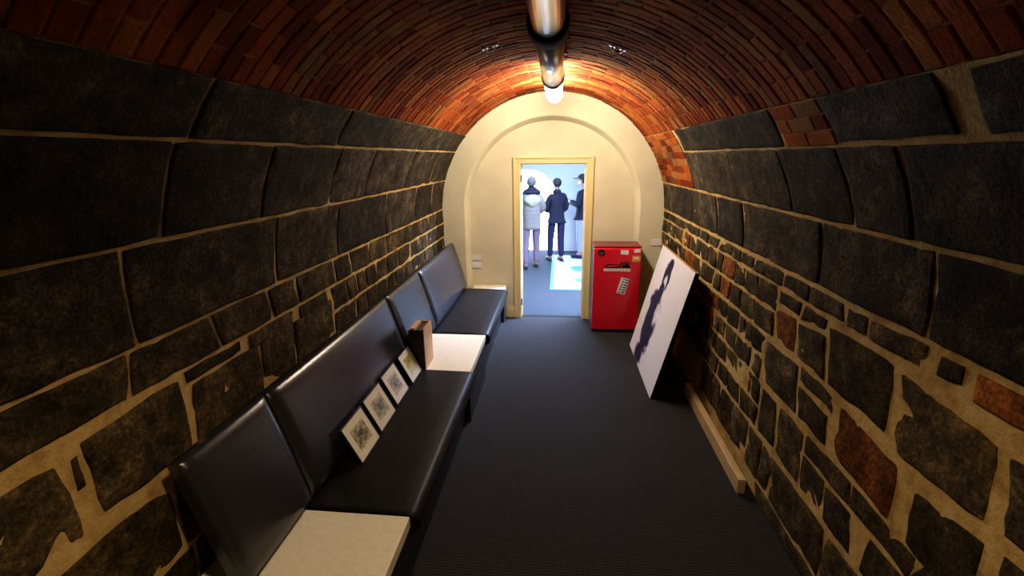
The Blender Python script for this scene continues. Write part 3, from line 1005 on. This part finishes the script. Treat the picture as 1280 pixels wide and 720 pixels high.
# ------------------------------------------------------------------ red fridge
fr = empty('mini_fridge', (0.812, 5.72, 0), 0.0, 'red mini fridge with stickers beside the doorway', 'fridge')
FW, FH = 0.565, 1.095
def fpart(n, b, m, parent=None, smooth=False):
    return obj(n, b, m, parent or fr, smooth)
fpart('body', bx(-FW / 2 + 0.004, FW / 2 - 0.004, -0.165, 0.135, 0.025, FH - 0.02, 0.012), M_CHAR)
fpart('top', bx(-FW / 2, FW / 2, -0.20, 0.135, FH - 0.02, FH, 0.008), M_REDTOP)
fpart('gasket', bx(-FW / 2 + 0.012, FW / 2 - 0.012, -0.176, -0.164, 0.05, FH - 0.035), M_BLACK)
door = fpart('door', bx(-FW / 2, FW / 2, -0.225, -0.176, 0.035, FH - 0.024, 0.014, seg=3), M_RED)
fpart('kick_plate', bx(-FW / 2 + 0.01, FW / 2 - 0.01, -0.19, -0.16, 0.012, 0.034), M_CHAR)
for sx in (-1, 1):
    for y in (-0.14, 0.11):
        bm = bmesh.new()
        cyl(bm, (sx * 0.24, y, 0), (sx * 0.24, y, 0.03), 0.018, n=12)
        fpart('foot', bm, M_BLACK)
YD = -0.2253
def flat(x0, x1, z0, z1, rot=0.0, t=0.0012, lvl=0):
    bm = bmesh.new()
    cx, cz = (x0 + x1) / 2, (z0 + z1) / 2
    box(bm, x0 - cx, x1 - cx, YD - t - 0.0012 * lvl, YD + 0.0004 - 0.0012 * lvl, z0 - cz, z1 - cz)
    bmesh.ops.rotate(bm, verts=bm.verts[:], cent=(0, 0, 0), matrix=Matrix.Rotation(rot, 3, 'Y'))
    bmesh.ops.translate(bm, verts=bm.verts[:], vec=(cx, 0, cz))
    return bm
def fx(px):     # photo column -> door x
    return -FW / 2 + (px - 741) / (799 - 741) * FW
def fz(py):     # photo row -> door z
    return 1.075 - (py - 307) / (415 - 307) * 1.04
bm = bmesh.new()
cyl(bm, (fx(750.3), YD - 0.004, fz(313.2)), (fx(750.3), YD, fz(313.2)), 0.042, n=28)
bd = fpart('round_badge', bm, M_INK, door)
bm = bmesh.new()
for a in range(5):
    t = math.radians(200 + a * 35)
    cyl(bm, (fx(750.3) + 0.026 * math.cos(t), YD - 0.0046, fz(313.2) + 0.026 * math.sin(t)), (fx(750.3) + 0.026 * math.cos(t), YD - 0.0038, fz(313.2) + 0.026 * math.sin(t)), 0.004, n=8)
box(bm, fx(750.3) - 0.020, fx(750.3) + 0.020, YD - 0.0046, YD - 0.0038, fz(313.2) - 0.004, fz(313.2) + 0.004)
fpart('badge_print', bm, mat('grey_print', (0.16, 0.16, 0.17)), bd)
fpart('sticker', flat(fx(773.5), fx(783), fz(315), fz(309.5), 0.03), M_PAPER, door)
fpart('sticker', flat(fx(789.5), fx(797), fz(312.5), fz(308), -0.05), M_PAPER, door)
fpart('sticker', flat(fx(787.5), fx(797.5), fz(324), fz(316.5), 0.02), M_ORANGE, door)
bm = flat(fx(789.5), fx(795.5), fz(320.5), fz(318.5), 0.0, lvl=1)
fpart('sticker_print', bm, M_PAPER, door)
# logo: dark silhouette with script strokes over a white bar
fpart('logo_bar', flat(fx(754), fx(786.5), fz(336.3), fz(333.2)), M_PAPER, door)
bm = bmesh.new()
lx0, lx1 = fx(753.5), fx(786.5)
def seg(x0, z0, x1, z1, w, lvl=1.5):
    d = Vector((x1 - x0, 0, z1 - z0))
    n = Vector((-d.z, 0, d.x)).normalized() * w / 2
    y = YD - 0.0012 * lvl
    pts = [Vector((x0, y, z0)) - n, Vector((x1, y, z1)) - n, Vector((x1, y, z1)) + n, Vector((x0, y, z0)) + n]
    A = [bm.verts.new(p) for p in pts]
    B = [bm.verts.new(p + Vector((0, 0.0012, 0))) for p in pts]
    bm.faces.new(A)
    for i in range(4):
        bm.faces.new((A[i], B[i], B[(i + 1) % 4], A[(i + 1) % 4]))
zz = lambda py: fz(py)
for a, b, c, d, w in [(754, 331, 760, 327.5, .016), (760, 327.5, 771, 328.5, .012), (757, 332, 772, 331.5, .018), (771, 332, 775, 326, .02),
                      (775, 326, 781, 325, .018), (781, 325, 783, 331.5, .026), (774, 331, 786, 331.2, .020), (776, 329, 782, 329, .024), (784, 324, 784.5, 331, .010)]:
    seg(fx(a), zz(b), fx(c), zz(d), w)
fpart('logo_silhouette', bm, M_INK, door)
bm = bmesh.new()
for x in range(756, 785, 4):
    seg(fx(x), zz(334.8), fx(x + 2.2), zz(334.6), 0.012, lvl=2)
fpart('logo_lettering', bm, mat('logo_red', (0.45, 0.10, 0.09)), door)
nt = fpart('note', flat(fx(773), fx(783.5), fz(366), fz(345), 0.26), M_PAPER, door)
bm = bmesh.new()
for i in range(6):
    t = i / 5
    cx_, cy_ = 781.5 - 5.5 * t, 347.5 + 16 * t
    for dx in (-3, 0.2, 2.2):
        seg(fx(cx_ + dx), zz(cy_ + dx * 0.26), fx(cx_ + dx + 1.7), zz(cy_ + (dx + 1.7) * 0.26), 0.017, lvl=2)
fpart('note_print', bm, M_INK, nt)

# ------------------------------------------------------------------ canvas leaning on the right wall
def canvas_mat():
    m = mat('painted_canvas', (0.7, 0.7, 0.7), 0.85, spec=0.05)
    k = N(m)
    uv = k.coord('UV')
    sep = k.n('ShaderNodeSeparateXYZ')
    k.l(uv, sep.inputs[0])
    U, Vv = sep.outputs[0], sep.outputs[1]
    n1 = k.noise(uv, 9, 6, 0.7)
    n2 = k.noise(uv, 22, 5, 0.7)
    def ell(cx, cy, rx, ry, edge=0.55, amt=0.9):
        dx = k.math('DIVIDE', k.math('SUBTRACT', U, cx), rx)
        dy = k.math('DIVIDE', k.math('SUBTRACT', Vv, cy), ry)
        r = k.math('SQRT', k.math('ADD', k.math('MULTIPLY', dx, dx), k.math('MULTIPLY', dy, dy)))
        r = k.math('ADD', r, k.math('MULTIPLY', k.math('SUBTRACT', n1, 0.5), amt))
        return k.math('DIVIDE', k.math('SUBTRACT', 1.0, r), edge, clamp=True)
    body = ell(0.37, 0.36, 0.20, 0.30, 0.4)
    sh = ell(0.36, 0.55, 0.20, 0.14, 0.4)
    low = ell(0.34, 0.08, 0.15, 0.12, 0.6, 1.4)
    head = ell(0.41, 0.81, 0.11, 0.14, 0.4)
    face = ell(0.42, 0.765, 0.055, 0.085, 0.4)
    tip = ell(0.43, 0.91, 0.075, 0.06, 0.4)
    neck = ell(0.39, 0.67, 0.08, 0.09, 0.4)
    f = body
    for x in (sh, low, tip, neck):
        f = k.math('MAXIMUM', f, x)
    hd = k.math('MAXIMUM', f, k.math('SUBTRACT', head, k.math('MULTIPLY', face, 0.95), clamp=True))
    li = ell(0.46, 0.50, 0.085, 0.16, 0.5, 1.6)
    hd = k.math('SUBTRACT', hd, k.math('MULTIPLY', li, 0.85), clamp=True)
    hd = k.math('MULTIPLY', hd, k.math('ADD', 0.05, k.math('MULTIPLY', n2, 1.8)), clamp=True)
    c = k.ramp(hd, [(0.0, (0.66, 0.63, 0.66)), (0.08, (0.62, 0.59, 0.62)), (0.30, (0.20, 0.17, 0.25)), (0.55, (0.022, 0.018, 0.040))])
    k.color(c)
    return m
CB, CT, CH = (0.955, 0.0), (1.245, 1.185), 1.22
cv = empty('leaning_canvas', (0.955, 4.485, 0), 0.0, 'white canvas with dark painted figure leaning on the right wall', 'painting')
tl = math.atan2(CT[0] - CB[0], CT[1] - CB[1])
W2 = 0.63
parts = []
bm = bmesh.new()
uv_quad(bm, [(-0.0012, W2, 0.0), (-0.0012, -W2, 0.0), (-0.0012, -W2, CH), (-0.0012, W2, CH)])
uvq = obj('painted_face', bm, canvas_mat(), cv)
parts.append(uvq)
for n_, b in (('stretcher_bar', bx(0.0, 0.036, -W2, W2, CH - 0.04, CH, 0.002)), ('stretcher_bar', bx(0.0, 0.036, -W2, W2, 0, 0.04, 0.002)),
              ('stretcher_bar', bx(0.0, 0.036, -W2, -W2 + 0.04, 0.04, CH - 0.04)), ('stretcher_bar', bx(0.0, 0.036, W2 - 0.04, W2, 0.04, CH - 0.04))):
    parts.append(obj(n_, b, M_STRETCH, cv))
parts.append(obj('backing', bx(0.0, 0.004, -W2 + 0.02, W2 - 0.02, 0.02, CH - 0.02), M_CHAR, cv))
for s in (-1, 1):
    a, b = sorted((s * W2, s * (W2 + 0.004)))
    parts.append(obj('edge_tape', bx(0.0, 0.038, a, b, 0, CH), M_BLACK, cv))
for o in parts:
    o.rotation_euler = (0, tl, 0)
# plank of skirting at the foot of the right wall
pk = tag(obj('skirting_plank', bx(1.288, 1.338, 2.655, 3.99, 0.0, 0.105, 0.004), M_PLANK), 'bare pine plank on the carpet at the foot of the right wall', 'plank')

# ------------------------------------------------------------------ switches
def plate(x, z, label, kind, yy=YW):
    e = empty('wall_switch', (x, yy, z), 0, label, 'switch', 'white plates on the end wall')
    obj('plate', bx(-0.062, 0.062, -0.009, 0.0, -0.038, 0.038, 0.003), M_PAPER, e)
    for dx in ((-0.025, 0.025) if kind else (0.0,)):
        obj('rocker', bx(dx - 0.014, dx + 0.014, -0.014, -0.009, -0.016, 0.016, 0.002), M_PAPER, e)
plate(-0.990, 0.833, 'upper white switch plate on the end wall above the narrow table', True)
plate(-0.990, 0.728, 'lower white switch plate on the end wall above the narrow table', False)
plate(1.325, 1.075, 'white switch plate beside the top of the leaning canvas', False, yf)

# ------------------------------------------------------------------ people
def skin_mesh(pts, edges, root, sub=2):
    names = list(pts)
    me = bpy.data.meshes.new('skeleton')
    me.from_pydata([pts[n][0] for n in names], [(names.index(a), names.index(b)) for a, b in edges], [])
    o = bpy.data.objects.new('skeleton', me)
    C.objects.link(o)
    md = o.modifiers.new('s', 'SKIN')
    md.use_smooth_shade = True
    md.branch_smoothing = 0.6
    sv = me.skin_vertices[0].data
    for i, n in enumerate(names):
        r = pts[n][1]
        sv[i].radius = r if isinstance(r, tuple) else (r, r)
        sv[i].use_root = (n == root)
    s = o.modifiers.new('d', 'SUBSURF')
    s.levels = sub
    dg = bpy.context.evaluated_depsgraph_get()
    dg.update()
    res = bpy.data.meshes.new_from_object(o.evaluated_get(dg))
    bpy.data.objects.remove(o)
    for f in res.polygons:
        f.use_smooth = True
    return res
M_SKIN = mat('skin', (0.18, 0.095, 0.065), 0.55)
def person(loc, rz, H, label, P, outfit):
    """local front = +y, right = +x; P: joint overrides in metres for a 1.75 m figure"""
    e = empty('person', loc, rz, label, 'person')
    k = H / 1.75
    J = {'pelvis': (0, 0, 0.96), 'waist': (0, 0.0, 1.10), 'chest': (0, -0.01, 1.30), 'neckb': (0, -0.01, 1.47), 'neck': (0, 0.0, 1.53),
         'jaw': (0, 0.025, 1.585), 'head': (0, 0.015, 1.655), 'crown': (0, 0.0, 1.715),
         'shL': (-0.19, -0.01, 1.42), 'shR': (0.19, -0.01, 1.42), 'elL': (-0.25, -0.03, 1.14), 'elR': (0.25, -0.03, 1.14),
         'wrL': (-0.24, 0.08, 0.92), 'wrR': (0.24, 0.08, 0.92),
         'hipL': (-0.095, 0, 0.92), 'hipR': (0.095, 0, 0.92), 'knL': (-0.11, 0.02, 0.50), 'knR': (0.11, 0.02, 0.50),
         'anL': (-0.115, -0.02, 0.09), 'anR': (0.115, -0.02, 0.09)}
    J.update(P)
    V = {n: Vector(p) * k for n, p in J.items()}
    for s in 'LR':
        V['toe' + s] = Vector((V['an' + s].x * 1.12, V['an' + s].y + 0.17 * k, 0.03 * k))
        V['heel' + s] = Vector((V['an' + s].x, V['an' + s].y - 0.03 * k, 0.035 * k))
    r = {'pelvis': (.14, .10), 'waist': (.13, .09), 'chest': (.140, .095), 'neckb': (.052, .050), 'neck': (.052, .055), 'jaw': (.062, .07), 'head': (.076, .092), 'crown': (.055, .065),
         'shL': .05, 'shR': .05, 'elL': .042, 'elR': .042, 'wrL': .026, 'wrR': .026, 'hipL': .085, 'hipR': .085, 'knL': .058, 'knR': .058, 'anL': .042, 'anR': .042,
         'toeL': (.042, .026), 'toeR': (.042, .026), 'heelL': .032, 'heelR': .032}
    def scale(x, g=1.0):
        return tuple(a * k * g for a in x) if isinstance(x, tuple) else (x * k * g, x * k * g)
    pts = {n: (V[n], scale(r[n])) for n in r}
    E = [('pelvis', 'waist'), ('waist', 'chest'), ('chest', 'neckb'), ('neckb', 'neck'), ('neck', 'jaw'), ('jaw', 'head'), ('head', 'crown')]
    for s in 'LR':
        E += [('chest', 'sh' + s), ('sh' + s, 'el' + s), ('el' + s, 'wr' + s), ('pelvis', 'hip' + s), ('hip' + s, 'kn' + s), ('kn' + s, 'an' + s), ('an' + s, 'toe' + s), ('an' + s, 'heel' + s)]
        d = (V['wr' + s] - V['el' + s]).normalized()
        side = Vector((-1 if s == 'L' else 1, 0, 0))
        fw_ = side.cross(d) if s == 'R' else d.cross(side)
        acr = (fw_ if fw_.y > 0 else -fw_).normalized()
        palm = V['wr' + s] + d * 0.05 * k
        pts['palm' + s] = (palm, (0.030 * k, 0.018 * k))
        E.append(('wr' + s, 'palm' + s))
        inn = -side
        for fi, (off, ln) in enumerate(((-0.027, 0.060), (-0.009, 0.075), (0.009, 0.082), (0.027, 0.072))):
            a = palm + acr * off * k + d * 0.045 * k
            b = a + (d * 0.8 + inn * 0.35).normalized() * ln * 0.5 * k
            c = b + (d * 0.55 + inn * 0.8).normalized() * ln * 0.5 * k
            for q, nm in ((a, 'a'), (b, 'b'), (c, 'c')):
                pts[f'f{s}{fi}{nm}'] = (q, (0.0085 * k, 0.0085 * k))
            E += [('palm' + s, f'f{s}{fi}a'), (f'f{s}{fi}a', f'f{s}{fi}b'), (f'f{s}{fi}b', f'f{s}{fi}c')]
        a = palm + acr * 0.036 * k + inn * 0.008 * k
        b = a + (d * 0.75 + acr * 0.5 + inn * 0.3).normalized() * 0.045 * k
        pts[f't{s}a'] = (a, (0.0105 * k, 0.0105 * k))
        pts[f't{s}b'] = (b, (0.009 * k, 0.009 * k))
        E += [('palm' + s, f't{s}a'), (f't{s}a', f't{s}b')]
    body = skin_mesh(pts, E, 'pelvis', 1)
    # face and ears belong to the same body mesh
    bm = bmesh.new()
    bm.from_mesh(body)
    hd = V['head']
    ellipsoid(bm, hd + Vector((0, 0.098, -0.022)) * k, (0.013 * k, 0.020 * k, 0.024 * k), u=8, v=6)
    for s in (-1, 1):
        ellipsoid(bm, hd + Vector((s * 0.080, -0.005, -0.012)) * k, (0.010 * k, 0.020 * k, 0.032 * k), u=8, v=6)
    bm.to_mesh(body)
    bm.free()
    for f in body.polygons:
        f.use_smooth = True
    link('body', body, M_SKIN, e)
    for s in (-1, 1):
        bm = bmesh.new()
        ellipsoid(bm, hd + Vector((s * 0.032, 0.086, 0.012)) * k, (0.013 * k, 0.008 * k, 0.007 * k), u=8, v=6)
        obj('eye', bm, M_INK, e)
    bm = bmesh.new()
    ellipsoid(bm, hd + Vector((0, 0.088, -0.062)) * k, (0.024 * k, 0.008 * k, 0.006 * k), u=8, v=6)
    obj('mouth', bm, mat('lips', (0.34, 0.12, 0.11), 0.5), e)
    # trousers
    tm = outfit['trousers']
    tp = {'pelvis': (V['pelvis'] + Vector((0, 0, .05 * k)), scale((.135, .105)))}
    te = []
    for s in 'LR':
        tp['hip' + s] = (V['hip' + s], scale(.103))
        tp['kn' + s] = (V['kn' + s], scale(.077))
        tp['an' + s] = (V['an' + s] + Vector((0, 0, 0.0)), scale(.064))
        te += [('pelvis', 'hip' + s), ('hip' + s, 'kn' + s), ('kn' + s, 'an' + s)]
    link('trousers', skin_mesh(tp, te, 'pelvis'), tm, e)
    # jacket: trunk and sleeves
    g = outfit.get('bulk', 1.0)
    low = outfit.get('hem', 0.84)
    jp = {'hem': (Vector((V['pelvis'].x, V['pelvis'].y, low * k)), scale((.185, .140), g)), 'pelvis': (V['pelvis'] + Vector((0, 0, .04 * k)), scale((.178, .138), g)), 'waist': (V['waist'] + Vector((0, 0, .05 * k)), scale((.175, .135), g)), 'chest': (V['chest'], scale((.19, .145), g)),
          'top': (V['neckb'] + Vector((0, 0, .015 * k)), scale((.100, .092), g))}
    je = [('hem', 'pelvis'), ('pelvis', 'waist'), ('waist', 'chest'), ('chest', 'top')]
    for s in 'LR':
        jp['sh' + s] = (V['sh' + s], scale(.088, g))
        jp['el' + s] = (V['el' + s], scale(.070, g))
        jp['wr' + s] = (V['wr' + s], scale(.052, g))
        je += [('chest', 'sh' + s), ('sh' + s, 'el' + s), ('el' + s, 'wr' + s)]
    link('jacket', skin_mesh(jp, je, 'pelvis'), outfit['jacket'], e)
    for s in 'LR':
        bm = bmesh.new()
        c = (V['toe' + s] + V['heel' + s]) / 2
        d = (V['toe' + s] - V['heel' + s])
        ellipsoid(bm, Vector((c.x, c.y + .01 * k, 0.045 * k)), (0.052 * k, d.length * 0.5 + 0.045 * k, 0.045 * k), Euler((0, 0, math.atan2(-d.x, d.y))))
        box(bm, c.x - 0.046 * k, c.x + 0.046 * k, c.y - 0.12 * k, c.y + 0.13 * k, 0.0, 0.022 * k, 0.006)
        obj('shoe', bm, outfit['shoes'], e)
    # hair: a cap of ellipsoid over the crown and nape
    if 'hair' in outfit:
        bm = bmesh.new()
        ellipsoid(bm, hd + Vector((0, -0.022, 0.022)) * k, (0.092 * k, 0.104 * k, 0.098 * k))
        for v in bm.verts:
            q = (v.co - hd) / k
            if q.y > 0.03 and q.z < 0.055:
                v.co.y = hd.y + 0.03 * k
            v.co += v.normal * 0.006 * k * noise.noise(v.co * 30)
        obj('hair', bm, outfit['hair'], e)
    return e, V, k

def child(e, name, bm, m):
    return obj(name, bm, m, e)
M_NAVY = mat('navy_cloth', (0.0022, 0.0028, 0.010), 0.85, spec=0.2)
M_NAVY2 = mat('navy_trousers', (0.0035, 0.005, 0.024), 0.85, spec=0.2)
M_CREAMP = plaster_mat('cream_quilting', (0.105, 0.086, 0.076), 0.08)
M_MAUVE = mat('mauve_cloth', (0.085, 0.05, 0.075), 0.8)
M_HOOD = mat('beige_hood', (0.15, 0.13, 0.08), 0.85)
M_GREYHAIR = mat('grey_hair', (0.06, 0.056, 0.052), 0.7, spec=0.2)
M_DARKHAIR = mat('dark_hair', (0.010, 0.008, 0.008), 0.7, spec=0.2)
M_PALE = mat('pale_trousers', (0.14, 0.15, 0.18), 0.8)

# visitor in the cream coat, back to the viewer
e, V, k = person((-0.42, 8.86, 0), 0.25, 1.76, 'person in cream quilted coat with beige hood and navy scarf, seen from behind',
                 {'elL': (-0.23, 0.03, 1.14), 'wrL': (-0.16, 0.2, 1.06), 'elR': (0.23, 0.03, 1.15), 'wrR': (0.13, 0.22, 1.06), 'shL': (-0.165, -0.01, 1.41), 'shR': (0.165, -0.01, 1.41), 'anR': (0.12, 0.10, 0.09), 'knR': (0.11, 0.09, 0.50)},
                 {'jacket': M_CREAMP, 'trousers': M_MAUVE, 'shoes': M_INK, 'hair': M_GREYHAIR, 'bulk': 1.12, 'hem': 0.76})
bm = bmesh.new()
ellipsoid(bm, V['neckb'] + Vector((0, -0.005, 0.01)) * k, (0.175 * k, 0.135 * k, 0.075 * k))
ellipsoid(bm, V['neckb'] + Vector((0, -0.02, 0.06)) * k, (0.105 * k, 0.105 * k, 0.06 * k))
child(e, 'scarf', bm, M_NAVY)
bm = bmesh.new()
ellipsoid(bm, V['chest'] + Vector((0, -0.125, 0.03)) * k, (0.165 * k, 0.055 * k, 0.12 * k), u=24, v=16)
for v in bm.verts:
    q = (v.co - V['chest']) / k
    # a limp pointed fold: narrower towards the bottom, dented along the middle
    if q.z < 0.03:
        v.co.x *= 1 - 0.55 * min(1, (0.03 - q.z) / 0.12)
    v.co.y += 0.02 * k * math.exp(-(q.x / 0.05) ** 2) * (1 if q.y < -0.12 else 0)
child(e, 'hood', bm, M_HOOD)
for j, z in enumerate((0.84, 0.92, 1.0, 1.08, 1.16)):
    bm = bmesh.new()
    n = 28
    a, b = 0.180 * k, 0.139 * k
    ring = [Vector((a * math.cos(2 * PI * i / n), b * math.sin(2 * PI * i / n), z * k)) for i in range(n)]
    for i in range(n):
        cyl(bm, ring[i], ring[(i + 1) % n], 0.009 * k, n=8, cap=False)
    child(e, 'quilted_band', bm, M_CREAMP)
bm = bmesh.new()
box(bm, -0.275 * k, -0.190 * k, -0.17 * k, 0.10 * k, 0.86 * k, 1.10 * k, 0.025, seg=3)
child(e, 'shoulder_bag', bm, M_MAUVE)
bm = bmesh.new()
sp = [Vector((-0.265, -0.13, 1.09)), Vector((-0.255, -0.13, 1.28)), Vector((-0.20, -0.11, 1.45)), Vector((-0.16, -0.02, 1.53)), Vector((-0.18, 0.10, 1.44)), Vector((-0.25, 0.12, 1.26)), Vector((-0.265, 0.07, 1.09))]
for a, b in zip(sp, sp[1:]):
    cyl(bm, (a + Vector((0.025, 0, 0))) * k, (b + Vector((0.025, 0, 0))) * k, 0.013 * k, n=8)
child(e, 'bag_strap', bm, M_NAVY)

# visitor in navy, back to the viewer, head turned a little
e, V, k = person((0.055, 9.55, 0.0065), 0.35, 1.69, 'person in navy jacket and navy trousers, seen from behind in mid room',
                 {'elL': (-0.225, 0.03, 1.13), 'wrL': (-0.12, 0.22, 1.06), 'elR': (0.225, 0.02, 1.13), 'wrR': (0.12, 0.21, 1.04), 'shL': (-0.165, -0.01, 1.41), 'shR': (0.165, -0.01, 1.41), 'anL': (-0.12, 0.05, 0.09), 'knL': (-0.11, 0.06, 0.5)},
                 {'jacket': M_NAVY, 'trousers': M_NAVY2, 'shoes': M_INK, 'hair': M_DARKHAIR, 'bulk': 1.0, 'hem': 0.86})
bm = bmesh.new()
cyl(bm, V['neckb'] + Vector((0, 0, -0.01)) * k, V['neck'] + Vector((0, 0, 0.005)) * k, 0.094 * k, 0.076 * k, n=20, cap=False)
child(e, 'collar', bm, M_NAVY)

# visitor in the cap at the right, facing left
e, V, k = person((0.60, 9.98, 0.0065), 1.25, 1.74, 'person in black cap and dark jacket, half hidden by the door frame',
                 {'elL': (-0.26, 0.02, 1.14), 'wrL': (-0.12, 0.22, 1.22), 'elR': (0.26, 0.0, 1.14), 'wrR': (0.13, 0.2, 1.15)},
                 {'jacket': M_NAVY, 'trousers': M_PALE, 'shoes': M_NAVY2, 'hair': M_DARKHAIR, 'bulk': 1.05, 'hem': 0.84})
hd = V['head']
bm = bmesh.new()
ellipsoid(bm, hd + Vector((0, -0.01, 0.05)) * k, (0.100 * k, 0.115 * k, 0.085 * k))
for v in bm.verts:
    v.co.z = max(v.co.z, hd.z + 0.035 * k)
child(e, 'cap', bm, M_INK)
bm = bmesh.new()
ellipsoid(bm, hd + Vector((0, 0.13, 0.038)) * k, (0.080 * k, 0.085 * k, 0.010 * k), Euler((-0.15, 0, 0)))
child(e, 'cap_peak', bm, M_INK)
bm = bmesh.new()
ellipsoid(bm, hd + Vector((0, 0.046, -0.045)) * k, (0.064 * k, 0.056 * k, 0.042 * k))
child(e, 'face_mask', bm, M_PAPER)
bm = bmesh.new()
for s in (-1, 1):
    cyl(bm, V['neckb'] + Vector((s * 0.07, 0.07, 0.0)) * k, V['chest'] + Vector((s * 0.01, 0.165, -0.10)) * k, 0.011 * k, n=8)
child(e, 'lanyard', bm, mat('teal_lanyard', (0.10, 0.45, 0.50), 0.6))
